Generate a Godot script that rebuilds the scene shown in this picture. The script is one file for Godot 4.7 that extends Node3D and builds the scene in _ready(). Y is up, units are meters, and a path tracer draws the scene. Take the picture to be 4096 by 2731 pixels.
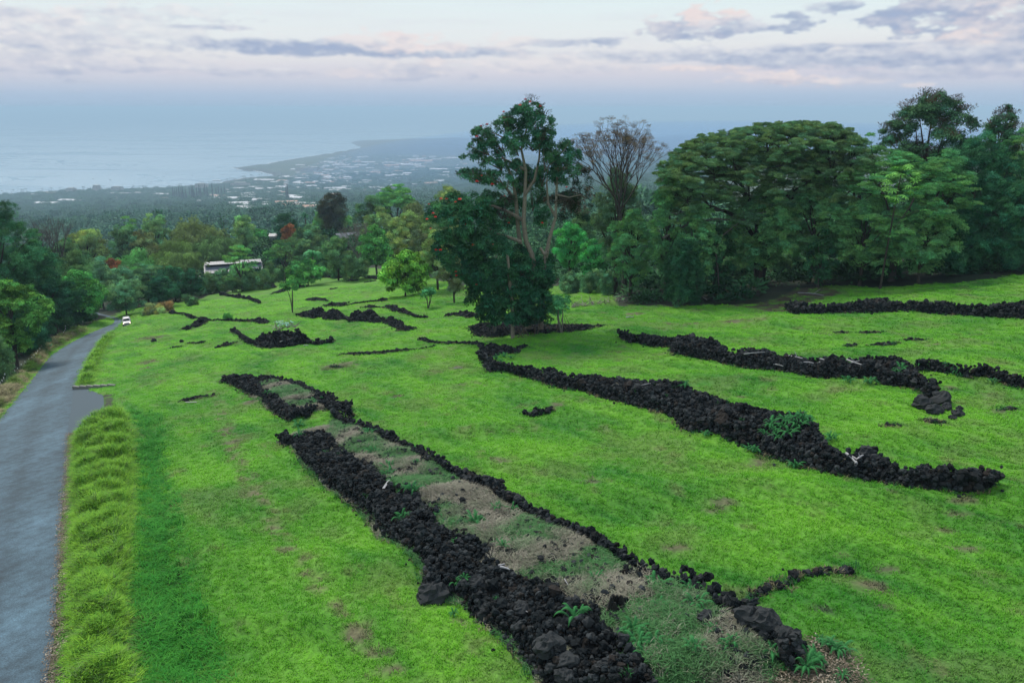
extends Node3D

# ---- the layout, in metres: x to the right, d forward from the camera ----
const COAST := [-9000.0, 600.0, -4600.0, 3300.0, -2784.0, 4380.0, -2559.0, 4621.0, -2258.0, 4724.0, -2010.0, 4805.0, -1832.0, 5033.0, -1817.0, 5488.0, -1622.0, 5634.0, -1838.0, 5948.0, -2211.0, 6392.0, -2094.0, 6797.0, -2018.0, 7779.0, -1895.0, 8549.0, -1798.0, 9917.0, -2234.0, 11191.0, -2225.0, 12124.0, -801.0, 13027.0, 1069.0, 12294.0, 2205.0, 12836.0, 2803.0, 14541.0, 3376.0, 15040.0, 9000.0, 19000.0, 9000.0, -6000.0, -9000.0, -6000.0]
const ROAD_LEFT := [-23.5, 23.5, -29.6, 35.0, -34.3, 43.6, -40.5, 54.5, -47.5, 66.5, -54.5, 79.1, -61.2, 93.5, -67.1, 106.0, -77.1, 127.1, -82.1, 142.4, -85.6, 155.8, -86.8, 162.9, -87.1, 165.5, -88.4, 170.2, -90.9, 176.0, -93.7, 180.8, -98.7, 187.8, -103.5, 194.2, -132.5, 228.2]
const ROAD_RIGHT := [-15.0, 20.0, -18.1, 26.1, -24.1, 37.3, -28.2, 44.6, -33.6, 54.7, -41.2, 68.5, -54.7, 93.9, -60.2, 105.5, -66.8, 120.0, -77.1, 143.6, -81.9, 159.2, -87.2, 172.0, -91.5, 180.3, -98.9, 189.9, -104.7, 197.4, -132.7, 235.4]
const APRON := [-41.0, 68.0, -40.8, 74.5, -46.9, 85.9, -51.3, 90.7, -53.9, 92.3]
const CURB := [-53.6, 91.7, -47.6, 90.1]
const FENCE := [-52.2, 71.6, -66.0, 97.5, -69.1, 102.9, -68.6, 103.3, -69.6, 105.8, -71.3, 109.4, -72.0, 111.2, -72.9, 113.7, -74.2, 116.9, -74.8, 118.6, -78.2, 125.6, -80.8, 131.3, -81.3, 133.5, -85.0, 140.3, -86.9, 145.6, -87.0, 146.9, -86.9, 148.4, -91.3, 157.2, -91.8, 159.3, -92.1, 161.0, -91.1, 161.8, -91.1, 163.3]
const TALL_A := [-39.8, 66.6, -40.1, 72.9, -39.3, 75.4, -33.1, 64.8, -26.7, 51.8, -22.7, 43.0, -19.7, 36.6, -18.1, 32.6, -16.5, 30.0, -13.6, 24.6, -17.1, 25.1, -23.9, 37.5, -32.7, 53.6]
const TALL_B := [-54.6, 94.3, -60.2, 106.0, -67.0, 121.1, -76.3, 142.6, -79.6, 154.6, -73.8, 142.0, -67.9, 127.4, -61.0, 112.7, -54.0, 98.0, -51.5, 92.9]
const VERGE := [-50.5, 71.0, -55.7, 81.0, -62.6, 95.8, -68.6, 108.5, -79.2, 130.7, -84.1, 146.0, -87.1, 157.9, -90.2, 162.2, -89.5, 153.5, -86.9, 143.0, -77.9, 123.4, -71.1, 108.5, -66.0, 96.8, -63.1, 89.9]
const TRACK_A := [-29.9, 75.9, -24.7, 63.8, -20.2, 53.6, -17.1, 47.4, -13.7, 40.8, -11.9, 36.9, -9.3, 32.5, -6.9, 29.0, -5.6, 26.1]
const TRACK_B := [-67.5, 140.4, -55.8, 116.6, -48.3, 100.0, -44.3, 90.5]
const BANK := [-38.4, 75.1, -33.5, 70.7, -26.7, 56.7, -21.4, 46.2, -17.8, 38.8, -15.1, 33.3, -12.5, 28.6, -9.9, 24.0, -14.1, 24.7, -19.9, 36.6, -26.7, 51.8]
const SHOULDER := [-41.2, 68.4, -40.7, 74.4, -47.1, 86.2, -45.4, 85.5, -41.1, 77.0, -39.2, 66.2, -32.5, 53.5, -23.8, 37.4, -20.2, 30.6, -17.2, 25.1, -17.6, 25.2, -24.1, 37.3, -33.6, 54.7]
const STONES := [
	["stone_wall", "stone wall", "wide black lava rock band on the near side of the long foreground mound", 1.18, 0.22, 300, [-18.3, 58.1, -17.8, 56.8, -16.5, 55.8, -15.5, 53.2, -14.2, 50.5, -12.8, 47.7, -11.0, 44.7, -9.6, 42.6, -8.5, 41.2, -7.6, 39.4, -6.9, 37.5, -6.0, 36.1, -5.1, 34.7, -4.2, 32.9, -3.9, 31.9, -3.9, 30.2, -3.3, 29.8, -2.5, 29.8, -1.9, 29.2, -1.4, 27.9, -0.7, 26.6, -0.1, 25.6, 0.5, 24.5, 0.8, 23.8, 1.1, 22.9, 4.3, 20.8, 4.8, 22.1, 4.2, 24.3, 3.6, 25.2, 3.5, 26.8, 2.3, 27.7, 1.9, 29.2, 0.7, 30.2, -0.1, 30.6, -0.8, 32.2, -1.3, 33.9, -2.4, 35.0, -3.5, 36.2, -4.2, 38.0, -3.6, 38.4, -4.5, 39.3, -5.6, 41.7, -7.1, 42.9, -8.8, 47.3, -11.1, 49.9, -11.4, 51.0, -14.2, 56.9, -15.8, 57.9, -17.0, 57.1]],
	["stone_wall", "stone wall", "narrow black rock edge along the far side of the long foreground mound", 1.15, 0.30, 300, [-15.4, 64.1, -13.3, 59.7, -11.6, 57.6, -9.1, 53.5, -7.3, 51.5, -5.5, 48.1, -3.8, 45.6, -2.4, 44.1, -1.5, 43.1, -0.5, 40.1, 1.4, 37.9, 2.6, 36.0, 4.1, 33.9, 4.8, 32.5, 5.5, 31.0, 6.1, 29.8, 6.7, 28.8, 7.7, 27.9, 8.2, 26.8, 8.6, 25.2, 8.8, 24.3, 9.3, 23.8, 9.9, 23.6, 9.3, 22.5, 9.3, 23.4, 9.0, 24.0, 8.7, 24.7, 8.8, 25.3, 8.1, 25.8, 7.8, 26.8, 7.6, 27.5, 7.6, 28.4, 6.9, 28.6, 6.1, 29.0, 6.0, 29.4, 5.3, 30.4, 4.7, 31.7, 4.0, 32.6, 2.9, 34.2, 1.8, 35.3, 1.5, 35.9, 0.3, 38.3, -0.5, 39.2, -1.0, 40.9, -1.4, 42.2, -1.8, 42.4, -2.2, 41.9, -3.1, 43.1, -4.2, 45.1, -5.4, 47.8, -6.6, 49.5, -8.5, 52.3, -10.4, 55.6, -12.7, 59.0]],
	["stone_wall", "stone wall", "dark rock arm on the road side of the small enclosure above the long mound", 1.00, 0.27, 300, [-33.6, 86.9, -30.0, 82.2, -28.0, 78.6, -25.5, 75.0, -22.5, 69.2, -19.8, 64.1, -18.8, 63.0, -17.9, 64.6, -17.4, 65.4, -17.5, 63.3, -19.7, 66.7, -22.0, 71.1, -24.0, 73.8, -25.9, 77.9, -28.1, 83.0, -30.3, 86.1, -32.0, 86.5, -32.6, 85.2]],
	["stone_wall", "stone wall", "dark rock arm on the tree side of the small enclosure above the long mound", 0.90, 0.27, 300, [-28.2, 84.0, -25.6, 82.0, -23.9, 79.8, -21.8, 76.2, -19.7, 72.8, -17.7, 67.0, -16.2, 65.4, -14.4, 64.9, -14.6, 66.0, -13.5, 62.8, -16.0, 67.2, -17.4, 69.8, -15.8, 66.6, -18.2, 71.0, -20.3, 74.1, -21.7, 78.3, -23.6, 79.8, -25.3, 80.6, -26.8, 80.1]],
	["stone_wall", "stone wall", "long thick dry stacked lava rock wall crossing the middle of the meadow", 1.30, 0.29, 300, [-3.5, 83.3, -2.1, 79.1, 1.0, 72.3, 3.3, 67.5, 6.2, 62.9, 8.2, 59.1, 10.5, 55.6, 11.7, 53.4, 11.9, 49.5, 13.4, 47.7, 14.5, 45.3, 15.0, 43.6, 16.0, 41.4, 17.1, 39.9, 18.2, 38.7, 19.3, 37.7, 19.6, 36.0, 20.5, 35.5, 21.6, 34.8, 22.7, 34.9, 23.9, 36.1, 22.5, 35.0, 22.0, 36.0, 21.2, 37.2, 20.1, 37.3, 20.1, 39.3, 20.0, 40.4, 19.5, 40.6, 18.5, 40.6, 17.9, 42.2, 18.5, 44.5, 18.3, 46.9, 17.2, 48.0, 16.3, 51.2, 15.4, 53.7, 14.3, 55.6, 13.6, 59.4, 13.1, 60.7, 11.1, 62.8, 8.8, 64.5, 6.4, 66.0, 4.4, 67.6, 4.3, 70.0, 2.0, 71.2, -0.1, 75.1, -2.2, 76.0]],
	["stone_wall", "stone wall", "black lava rock wall with grey dead branches lying on top, right of the middle wall", 1.30, 0.29, 300, [12.3, 87.3, 13.9, 84.7, 15.5, 80.9, 16.7, 79.7, 15.7, 75.0, 15.8, 73.6, 18.6, 70.6, 20.8, 66.4, 23.2, 63.8, 25.0, 60.5, 26.9, 59.3, 27.9, 58.5, 27.9, 56.6, 29.5, 55.3, 29.9, 53.9, 30.5, 53.6, 28.9, 51.7, 29.7, 54.7, 31.1, 58.1, 30.9, 60.0, 29.7, 61.6, 28.3, 61.7, 26.9, 64.2, 25.2, 64.5, 24.0, 66.8, 23.2, 69.3, 21.8, 70.1, 20.3, 70.6, 20.0, 72.4, 19.8, 76.9, 18.5, 79.9, 17.3, 81.3, 14.8, 85.3, 13.0, 84.6]],
	["stone_wall", "stone wall", "low black rock wall running off the right edge from the driftwood-topped wall", 1.00, 0.28, 300, [31.7, 58.8, 32.2, 58.8, 33.0, 57.9, 33.6, 56.9, 33.9, 56.3, 35.4, 57.1, 35.8, 55.9, 35.6, 54.4, 35.6, 53.0, 35.8, 52.5, 36.6, 49.6, 37.2, 50.8, 36.2, 53.5, 35.8, 54.4, 35.3, 56.3, 33.9, 56.6, 33.7, 57.8, 32.8, 59.4, 31.7, 59.5]],
	["stone_wall", "stone wall", "farthest right lava rock wall in front of the dark trees", 1.40, 0.32, 300, [34.3, 96.2, 35.3, 91.9, 38.8, 89.7, 40.5, 87.7, 42.5, 84.9, 45.7, 81.8, 48.4, 78.5, 49.8, 74.9, 51.2, 71.3, 52.3, 73.3, 51.2, 77.5, 50.1, 79.3, 47.6, 80.3, 46.5, 83.0, 45.0, 84.0, 42.8, 86.0, 43.1, 88.9, 41.8, 91.2, 40.0, 91.8, 36.4, 90.6, 34.7, 90.7, 32.5, 89.4]],
	["rock_row", "rock pile", "black rock row with a fern patch at the head of the long middle wall", 0.70, 0.25, 150, [-4.0, 91.1, -3.5, 87.0, -3.2, 84.2, -2.1, 82.8, -0.9, 84.2, 0.7, 84.1, 0.9, 86.7, 1.6, 87.8, 0.6, 85.1, -1.0, 86.6, -3.6, 88.2]],
	["rock_row", "rock pile", "thin curved rock row leading left from the head of the middle wall", 0.60, 0.25, 120, [-11.8, 98.0, -9.2, 95.1, -7.9, 93.2, -6.7, 93.1, -3.9, 91.8, -3.6, 89.3, -5.7, 92.3, -6.9, 94.1, -8.4, 94.3, -10.4, 95.7]],
	["rock_pile", "rock pile", "broad black rock pile below a heap of dead branches left of centre", 1.50, 0.30, 260, [-48.4, 132.6, -41.1, 117.3, -38.4, 113.1, -34.4, 106.8, -31.9, 106.1, -29.3, 108.0, -25.5, 108.1, -25.6, 109.7, -27.1, 106.4, -29.7, 110.0, -32.5, 113.3, -35.4, 112.4, -38.5, 113.8, -42.0, 120.3]],
	["rock_pile", "rock pile", "tall black rock blob with a tail near the small papaya tree", 1.30, 0.30, 200, [-40.0, 144.0, -36.9, 141.6, -34.1, 141.5, -32.1, 132.0, -28.6, 129.2, -26.2, 128.1, -22.9, 128.1, -20.5, 122.6, -16.1, 114.5, -16.1, 110.3, -20.1, 120.0, -22.7, 123.2, -26.3, 125.6, -29.7, 134.6, -32.9, 138.2, -32.2, 136.1, -35.1, 136.0]],
	["rock_row", "rock pile", "long low rock ridge ending at a slim young tree in the middle distance", 1.00, 0.30, 160, [-28.5, 146.2, -25.7, 143.9, -22.2, 138.1, -19.7, 131.3, -15.9, 125.3, -13.5, 123.5, -13.6, 122.2, -17.3, 128.7, -20.3, 136.2, -23.1, 140.6, -26.1, 142.1]],
	["rock_row", "rock pile", "dark arched rock ridge behind the ridge of the slim young tree", 1.00, 0.30, 120, [-37.0, 153.6, -34.1, 153.5, -32.0, 157.9, -28.1, 156.2, -24.8, 154.5, -24.9, 151.9, -28.8, 156.9, -32.0, 157.8, -33.8, 152.0, -36.1, 154.5]],
	["rock_row", "rock pile", "black rock ridge nearest the metal-roofed barn in the far meadow", 1.40, 0.35, 110, [-81.0, 215.8, -74.3, 206.1, -66.6, 192.7, -59.2, 181.3, -57.4, 176.1, -66.3, 193.5, -70.2, 201.5, -75.9, 207.8]],
	["rock_pile", "rock pile", "rock heap with dead wood at the left edge of the meadow near the parked vehicle", 0.90, 0.30, 80, [-76.7, 172.8, -73.4, 169.9, -66.6, 160.3, -64.3, 160.1, -64.0, 158.7, -69.7, 165.8, -76.6, 174.4]],
	["rock_row", "rock pile", "long ragged rock strip with a young shrub, behind the dead branch heap", 0.80, 0.30, 140, [-62.5, 145.5, -59.4, 145.2, -59.0, 151.1, -55.3, 147.5, -49.6, 142.4, -44.3, 139.8, -43.4, 136.0, -49.8, 143.4, -55.0, 146.8, -60.3, 153.2, -62.3, 152.2, -60.6, 143.6]],
	["rock_pile", "rock pile", "small lone pile of black rocks on the open lawn in front of the middle wall", 0.80, 0.30, 60, [1.1, 58.5, 1.6, 57.4, 2.5, 57.7, 3.1, 58.7, 3.0, 57.7, 2.0, 58.3, 1.3, 57.9]],
	["rock_pile", "rock pile", "small flat rock pile with a white plank left of the enclosure", 0.50, 0.27, 60, [-34.4, 77.2, -33.3, 77.0, -32.7, 78.2, -31.3, 79.1, -31.5, 78.6, -33.0, 78.8, -33.8, 77.2]],
	["rock_row", "rock pile", "curved broken rock row joining the long mound in the lower right", 0.50, 0.25, 140, [8.9, 27.3, 9.9, 27.5, 11.0, 28.0, 12.0, 28.8, 12.7, 28.6, 14.0, 28.9, 13.6, 28.4, 12.9, 28.7, 12.0, 28.5, 10.9, 27.9, 10.2, 27.9, 9.1, 27.0]],
	["rock_row", "rock pile", "thin line of dark stones crossing the lawn left of the middle wall", 0.35, 0.22, 110, [-21.2, 92.8, -19.2, 92.7, -15.8, 92.1, -13.6, 91.7, -12.0, 91.7, -9.4, 93.0, -9.5, 92.6, -11.7, 90.9, -15.6, 91.0, -19.0, 91.8]],
	["rock_row", "rock pile", "short rock row in the middle distance beside the central tree", 0.70, 0.30, 70, [-7.4, 117.8, -6.4, 115.9, -5.0, 118.7, -4.9, 121.3, -5.2, 118.6, -6.8, 119.9, -9.0, 120.7, -10.7, 121.5, -10.5, 119.4, -8.9, 119.1]],
	["rock_row", "rock pile", "rock and litter skirt around the foot of the tall central tree", 0.35, 0.25, 140, [-5.9, 104.6, -4.8, 100.4, -2.6, 97.6, 2.7, 96.0, 7.0, 93.7, 9.1, 93.4, 11.3, 95.4, 11.0, 94.4, 8.3, 97.1, 3.9, 103.5, -3.2, 107.2, -5.2, 105.7]],
	["rock_row", "rock pile", "small rock spread at the tail of the tall black rock blob", 0.40, 0.25, 40, [-16.5, 108.0, -14.5, 106.9, -13.5, 109.0, -14.9, 110.2, -16.1, 109.6]],
	["rock_row", "rock pile", "scattered dark rocks left of the broad rock pile", 0.50, 0.27, 50, [-44.9, 115.1, -43.2, 115.3, -42.3, 117.4, -42.4, 117.0, -44.2, 117.1, -44.8, 115.5]],
	["rock_row", "rock pile", "little line of dark rocks in the grass, left end of the scattered rocks", 0.40, 0.25, 40, [-51.5, 121.0, -49.5, 120.4, -48.3, 120.2, -48.2, 119.6, -51.1, 120.5]],
	["rock_heap", "rock pile", "sparse rock heap highest on the left of the far meadow", 0.45, 0.25, 36, [-78.9, 244.7, -74.1, 237.7, -69.3, 227.6, -66.7, 219.6, -72.9, 229.0, -77.8, 239.0]],
	["rock_heap", "rock pile", "narrow rock heap below the palm in the far meadow", 0.45, 0.25, 36, [-61.9, 199.3, -62.3, 202.6, -61.1, 206.6, -59.2, 209.4, -58.9, 205.1, -59.9, 201.0]],
	["rock_heap", "rock pile", "rock heap at the foot of the drooping palm", 0.45, 0.25, 36, [-59.0, 207.0, -59.5, 210.0, -58.4, 213.7, -56.6, 216.3, -56.2, 212.3, -57.1, 208.5]],
	["rock_heap", "rock pile", "flat dark rock heap right of the drooping palm", 0.45, 0.25, 36, [-57.9, 242.8, -55.3, 242.0, -52.8, 239.6, -51.5, 237.2, -54.8, 238.4, -57.4, 240.7]],
	["rock_heap", "rock pile", "tiny rock heap between two larger heaps of the far meadow", 0.45, 0.25, 36, [-46.2, 198.3, -45.7, 198.5, -45.0, 198.5, -44.5, 198.2, -45.2, 197.9, -45.9, 197.9]],
	["rock_heap", "rock pile", "long flat rock heap in front of the slim branching tree", 0.45, 0.25, 36, [-40.7, 146.7, -39.2, 147.6, -37.0, 147.8, -35.2, 147.3, -37.3, 146.3, -39.5, 146.0]],
	["rock_heap", "rock pile", "sloping rock heap right of the slim branching tree", 0.45, 0.25, 36, [-38.5, 155.5, -37.9, 157.8, -36.0, 160.0, -33.9, 161.2, -34.9, 158.3, -36.7, 156.0]],
	["rock_heap", "rock pile", "weedy rock heap left of the bright green tree", 0.45, 0.25, 36, [-47.3, 179.1, -44.0, 176.4, -41.2, 171.8, -39.9, 167.8, -44.1, 171.5, -47.0, 176.0]],
	["rock_heap", "rock pile", "dark rock heap nearest the bright green tree on its left", 0.45, 0.25, 36, [-58.1, 247.2, -54.9, 244.1, -52.1, 239.0, -51.0, 234.6, -55.1, 238.9, -58.0, 243.9]],
	["rock_heap", "rock pile", "low rock heap behind the bright green tree", 0.45, 0.25, 36, [-47.8, 231.4, -45.8, 230.8, -43.8, 228.9, -42.8, 227.0, -45.4, 228.0, -47.4, 229.8]],
	["rock_heap", "rock pile", "rock heap touching the crown of the bright green tree", 0.45, 0.25, 36, [-41.3, 221.4, -38.7, 219.2, -36.7, 215.2, -36.1, 211.8, -39.5, 214.9, -41.6, 218.7]],
	["rock_heap", "rock pile", "short rock heap in the grass left of the bright green tree", 0.45, 0.25, 36, [-45.4, 216.1, -44.0, 215.6, -42.7, 214.2, -42.0, 212.9, -43.8, 213.7, -45.2, 214.9]],
	["rock_heap", "rock pile", "narrow rock heap below the bright green tree's left side", 0.45, 0.25, 36, [-38.9, 205.7, -37.6, 205.4, -36.3, 204.4, -35.5, 203.3, -37.2, 203.7, -38.5, 204.7]],
	["rock_heap", "rock pile", "tiny rock heap left of the arched ridge", 0.45, 0.25, 36, [-46.3, 197.6, -45.7, 197.9, -45.0, 197.9, -44.3, 197.7, -45.1, 197.3, -45.9, 197.3]],
	["rock_heap", "rock pile", "flat row of dark stones in the upper right lawn, left part", 0.22, 0.20, 36, [33.5, 79.8, 34.0, 79.8, 34.5, 79.4, 34.8, 78.9, 34.1, 79.0, 33.6, 79.4]],
	["rock_heap", "rock pile", "flat row of dark stones in the upper right lawn, right part", 0.22, 0.20, 36, [35.6, 78.7, 36.3, 78.5, 37.0, 78.0, 37.4, 77.4, 36.5, 77.6, 35.8, 78.1]],
	["rock_heap", "rock pile", "sunken rocks and dry soil streak in the right lawn", 0.22, 0.20, 36, [32.8, 70.4, 33.7, 70.9, 35.0, 71.0, 36.0, 70.8, 34.8, 70.1, 33.5, 69.9]],
	["rock_heap", "rock pile", "dark sunken rock patch right of the dry soil streak", 0.22, 0.20, 36, [37.1, 72.3, 37.6, 72.0, 38.0, 71.4, 38.2, 70.7, 37.5, 71.2, 37.1, 71.8]],
	["rock_heap", "rock pile", "short stony streak left of the dry soil streak", 0.22, 0.20, 36, [30.9, 71.3, 31.2, 71.5, 31.7, 71.5, 32.1, 71.2, 31.6, 70.9, 31.1, 70.9]],
	["rock_heap", "rock pile", "sunken dark stones near the right edge of the lawn", 0.22, 0.20, 36, [31.8, 48.4, 32.0, 48.6, 32.3, 48.5, 32.5, 48.2, 32.2, 47.9, 31.9, 48.0]],
	["rock_heap", "rock pile", "black stones in the small hollow of the left lawn", 0.22, 0.20, 36, [-20.7, 85.9, -20.1, 85.9, -19.5, 85.5, -19.2, 85.0, -19.9, 85.1, -20.5, 85.4]],
	["rock_heap", "rock pile", "few mossy stones beside the dip in the left lawn", 0.22, 0.20, 36, [-53.2, 118.5, -52.7, 118.8, -52.0, 118.9, -51.4, 118.7, -52.1, 118.3, -52.8, 118.2]],
	["rock_heap", "rock pile", "half buried dark rock in the right lawn", 0.22, 0.20, 36, [23.2, 46.0, 23.6, 46.1, 23.9, 45.9, 24.0, 45.5, 23.5, 45.5, 23.2, 45.6]],
	["rock_heap", "rock pile", "dark rocks trailing from the big boulder", 0.22, 0.20, 36, [26.0, 47.0, 26.5, 46.7, 26.7, 46.1, 26.6, 45.6, 26.1, 46.0, 25.9, 46.6]],
]
const MOUND := [-18.2, 57.7, -16.5, 55.8, -14.2, 50.5, -11.0, 44.7, -8.5, 41.2, -6.9, 37.5, -5.1, 34.7, -3.9, 31.9, -3.3, 29.8, -1.9, 29.2, -0.1, 25.6, 0.9, 23.8, 1.1, 22.9, 5.2, 22.1, 8.2, 22.0, 9.8, 23.6, 9.6, 24.1, 9.0, 25.4, 8.1, 27.6, 7.1, 29.4, 5.5, 31.2, 2.9, 35.0, 1.6, 36.8, -0.5, 40.1, -2.3, 43.0, -5.5, 48.9, -8.7, 53.4, -13.0, 60.3, -14.9, 62.4, -15.0, 60.1, -17.5, 58.9]
const ENCLOSURE := [-27.9, 78.9, -22.6, 69.5, -18.9, 63.3, -17.4, 65.4, -14.5, 65.2, -14.4, 66.2, -15.9, 67.2, -20.5, 75.1, -24.0, 80.9, -27.1, 80.9]
const MEADOW := [-33.8, 39.6, -52.2, 71.6, -55.7, 81.0, -62.6, 95.8, -79.9, 131.9, -90.2, 162.2, -95.9, 180.3, -97.8, 191.3, -98.5, 207.0, -85.6, 207.1, -84.2, 215.7, -82.3, 239.2, -74.2, 258.3, -60.3, 260.8, -46.2, 263.3, -18.9, 192.5, -7.5, 155.8, 9.5, 149.0, 17.0, 135.9, 15.7, 114.2, 24.8, 104.2, 33.9, 103.4, 39.9, 109.2, 44.2, 109.4, 63.1, 96.2, 79.1, 82.4, 90.0, 30.0, 60.0, 5.0, -30.0, 5.0]
const LITTER := [9.8, 23.9, 10.6, 24.2, 11.4, 23.6, 11.7, 22.6, 11.5, 21.6, 11.2, 20.7, 0.9, 22.2, 3.2, 23.8, 6.5, 23.8, 8.8, 24.0]
const BOULDERS := [
	["large rounded dark boulder at the tip of the driftwood-topped wall", 27.6, 50.2, 0.75],
	["big dark boulder right of the largest rounded boulder", 29.2, 50.8, 0.75],
	["dark boulder in front of the two big boulders", 27.7, 48.9, 0.55],
	["lower right boulder of the big boulder group", 28.8, 49.3, 0.40],
	["separate dark boulder just right of the boulder group", 28.6, 47.7, 0.42],
	["smaller rock behind the separate dark boulder", 29.6, 49.3, 0.25],
	["flat rock in front of the separate dark boulder", 27.8, 46.8, 0.28],
	["brownish upright boulder on the back edge of the middle wall", 6.8, 65.6, 0.65],
	["rust brown boulder set in the face of the middle wall", 6.0, 63.7, 0.50],
	["pale brown flat rock on the middle wall", 7.6, 63.2, 0.40],
	["brown flat boulder in the face of the middle wall, farther right", 13.7, 48.3, 0.55],
	["pointed dark boulder on the crest of the middle wall by the driftwood", 19.5, 40.2, 0.60],
	["square dark slab rock at the inner corner of the long mound", -3.4, 29.8, 0.75],
	["grey flat-topped rock on the long mound's rock band", -1.4, 29.8, 0.40],
	["grey angular boulder on the far edge of the long mound", 7.6, 28.9, 0.45],
	["upright dark boulder at the end of the mound's far edge", 8.6, 24.6, 0.62],
	["rounded dark boulder ending the mound's far edge", 9.5, 23.5, 0.60],
	["large black rock beside the upright dark boulder", 9.0, 24.2, 0.55],
	["knobbly dark rock standing up on the far edge of the long mound", -1.6, 42.6, 0.55],
	["lone dark boulder in the lawn near the road bend", -61.1, 130.2, 0.50],
	["rounded boulder at the left end of the barn-side ridge", -79.4, 212.7, 0.90],
	["big grey rock at the very bottom of the rock band", 1.3, 23.9, 0.60],
	["bluish rock at the bottom of the rock band", 1.9, 23.2, 0.45],
	["half hidden stone in the grass left of the scattered rocks", -53.4, 123.5, 0.35],
	["dark rock cut by the bottom of the picture", 1.8, 22.7, 0.40],
	["grey slab on the lower rock band", 0.4, 26.8, 0.40],
	["dark rock sitting in the dry grass of the mound", 7.2, 25.4, 0.35],
]
const FERNS_A := [-6.1, 42.1, -5.6, 40.7, -3.9, 37.9, -3.6, 37.4, -2.8, 36.2, -2.5, 36.3, -1.9, 36.3, -1.7, 36.1, 0.1, 33.4, -0.6, 33.4, -0.4, 32.8, 2.4, 26.0, 2.6, 26.2, -5.8, 38.0, -2.4, 30.2, -2.1, 30.3, -2.7, 34.1, 4.1, 30.8, 3.6, 29.4, -2.4, 28.3, -1.5, 36.2, -0.8, 38.0, 0.0, 38.0, -12.5, 58.8, -11.2, 55.9, -10.6, 54.9, -9.5, 53.7, -6.6, 49.9, -7.9, 46.6, -7.8, 45.4, -6.1, 46.4, -9.4, 50.2, -6.2, 42.1, -5.6, 41.0, -18.4, 69.2, -17.7, 67.7, -23.6, 72.6, -16.4, 56.5, -16.0, 57.6, -17.8, 61.7]
const FERNS_B := [6.0, 28.7, 7.2, 28.5, 7.1, 26.6, 7.1, 27.7, 7.4, 25.7, 5.2, 24.0, 6.4, 23.6, 7.7, 23.6, 8.9, 23.2, 5.7, 26.7, 5.6, 22.1, 7.3, 24.5, 7.5, 23.5, 4.2, 24.6, 4.5, 24.1, 4.6, 23.5, 5.1, 24.1, 4.4, 24.9, 5.9, 28.8, 6.0, 28.4]
const FERNS_C := [10.3, 22.7, 10.2, 22.9, 11.0, 23.4, 11.2, 23.2, 10.8, 23.8, 10.8, 21.9, 9.8, 22.4]
const FERNS_D := [15.8, 45.2, 15.9, 44.5, 16.4, 44.9, 16.9, 45.4, 17.3, 45.6, 17.9, 46.0, 18.2, 45.9, 15.9, 43.9, 16.4, 44.0, 17.1, 44.4, 17.6, 44.8, 18.1, 45.3, 15.3, 44.7, 17.0, 46.0]
const FERNS_E := [14.4, 44.7, 14.6, 44.1, 12.6, 47.9, 13.1, 57.0, 18.4, 43.4, 19.0, 43.8, 15.9, 41.1, 20.7, 37.7, 18.2, 43.2, -2.5, 81.8, -1.7, 81.8, -0.9, 82.6, -0.1, 81.7, -1.2, 80.7, 1.8, 72.7]
const FERNS_F := [26.0, 58.1, 27.1, 57.0, 29.4, 57.5, 29.8, 57.8, 31.4, 59.3, 32.1, 59.4, 30.5, 55.4, 33.6, 57.0, 34.0, 57.4, 33.5, 57.6, 35.0, 54.7, 27.5, 62.5]
const DRY := [10.7, 36.9, 0.8, 14.4, 42.8, 0.7, 17.3, 37.4, 0.1, 18.8, 35.7, 0.3, -19.5, 86.4, 2.0, -5.8, 79.8, 0.7, -5.0, 71.9, 0.5, -10.5, 69.2, 0.6, 4.7, 42.3, 0.7, 3.8, 59.6, 0.6, 5.5, 41.6, 0.3, 32.4, 78.1, 1.1, 26.1, 90.4, 1.2, 21.4, 92.0, 0.9, -51.3, 107.1, 1.3, -48.8, 101.8, 1.0, -24.6, 63.3, 0.7, -24.0, 61.4, 0.6, -22.5, 58.8, 0.6, -20.8, 55.6, 0.5, -19.5, 53.1, 0.4, -17.8, 49.4, 0.4, -25.2, 72.2, 0.9, -66.6, 136.8, 1.1, -6.0, 27.1, 0.4, -4.7, 25.9, 0.3, -4.7, 24.7, 0.5, -2.1, 27.6, 0.2, 14.1, 27.3, 0.5, 14.0, 30.1, 0.3, 15.4, 28.6, 0.4, 19.0, 29.8, 0.5, 19.2, 31.9, 0.4, 21.6, 34.1, 0.5, 20.6, 33.2, 0.4, 11.6, 25.9, 0.3, 13.9, 25.7, 0.3, 8.8, 25.0, 0.1, 37.4, 67.4, 0.7, 32.0, 54.8, 0.6, 31.6, 48.1, 0.7, 23.7, 45.9, 0.5, 26.3, 45.9, 0.5, 17.7, 57.8, 0.4, 16.2, 102.3, 1.3, -0.7, 46.9, 0.6, 19.6, 94.5, 0.8, -63.1, 134.5, 2.0, -12.3, 102.6, 0.9, 34.9, 86.3, 0.6, -6.2, 26.6, 0.2, 7.6, 32.4, 0.5]
const SOIL := [23.4, 111.3, 27.4, 106.1, 31.7, 97.2, 33.6, 94.2, 39.4, 98.1, 43.6, 102.4, 43.6, 108.9, 37.6, 116.1, 27.4, 131.2]
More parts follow.
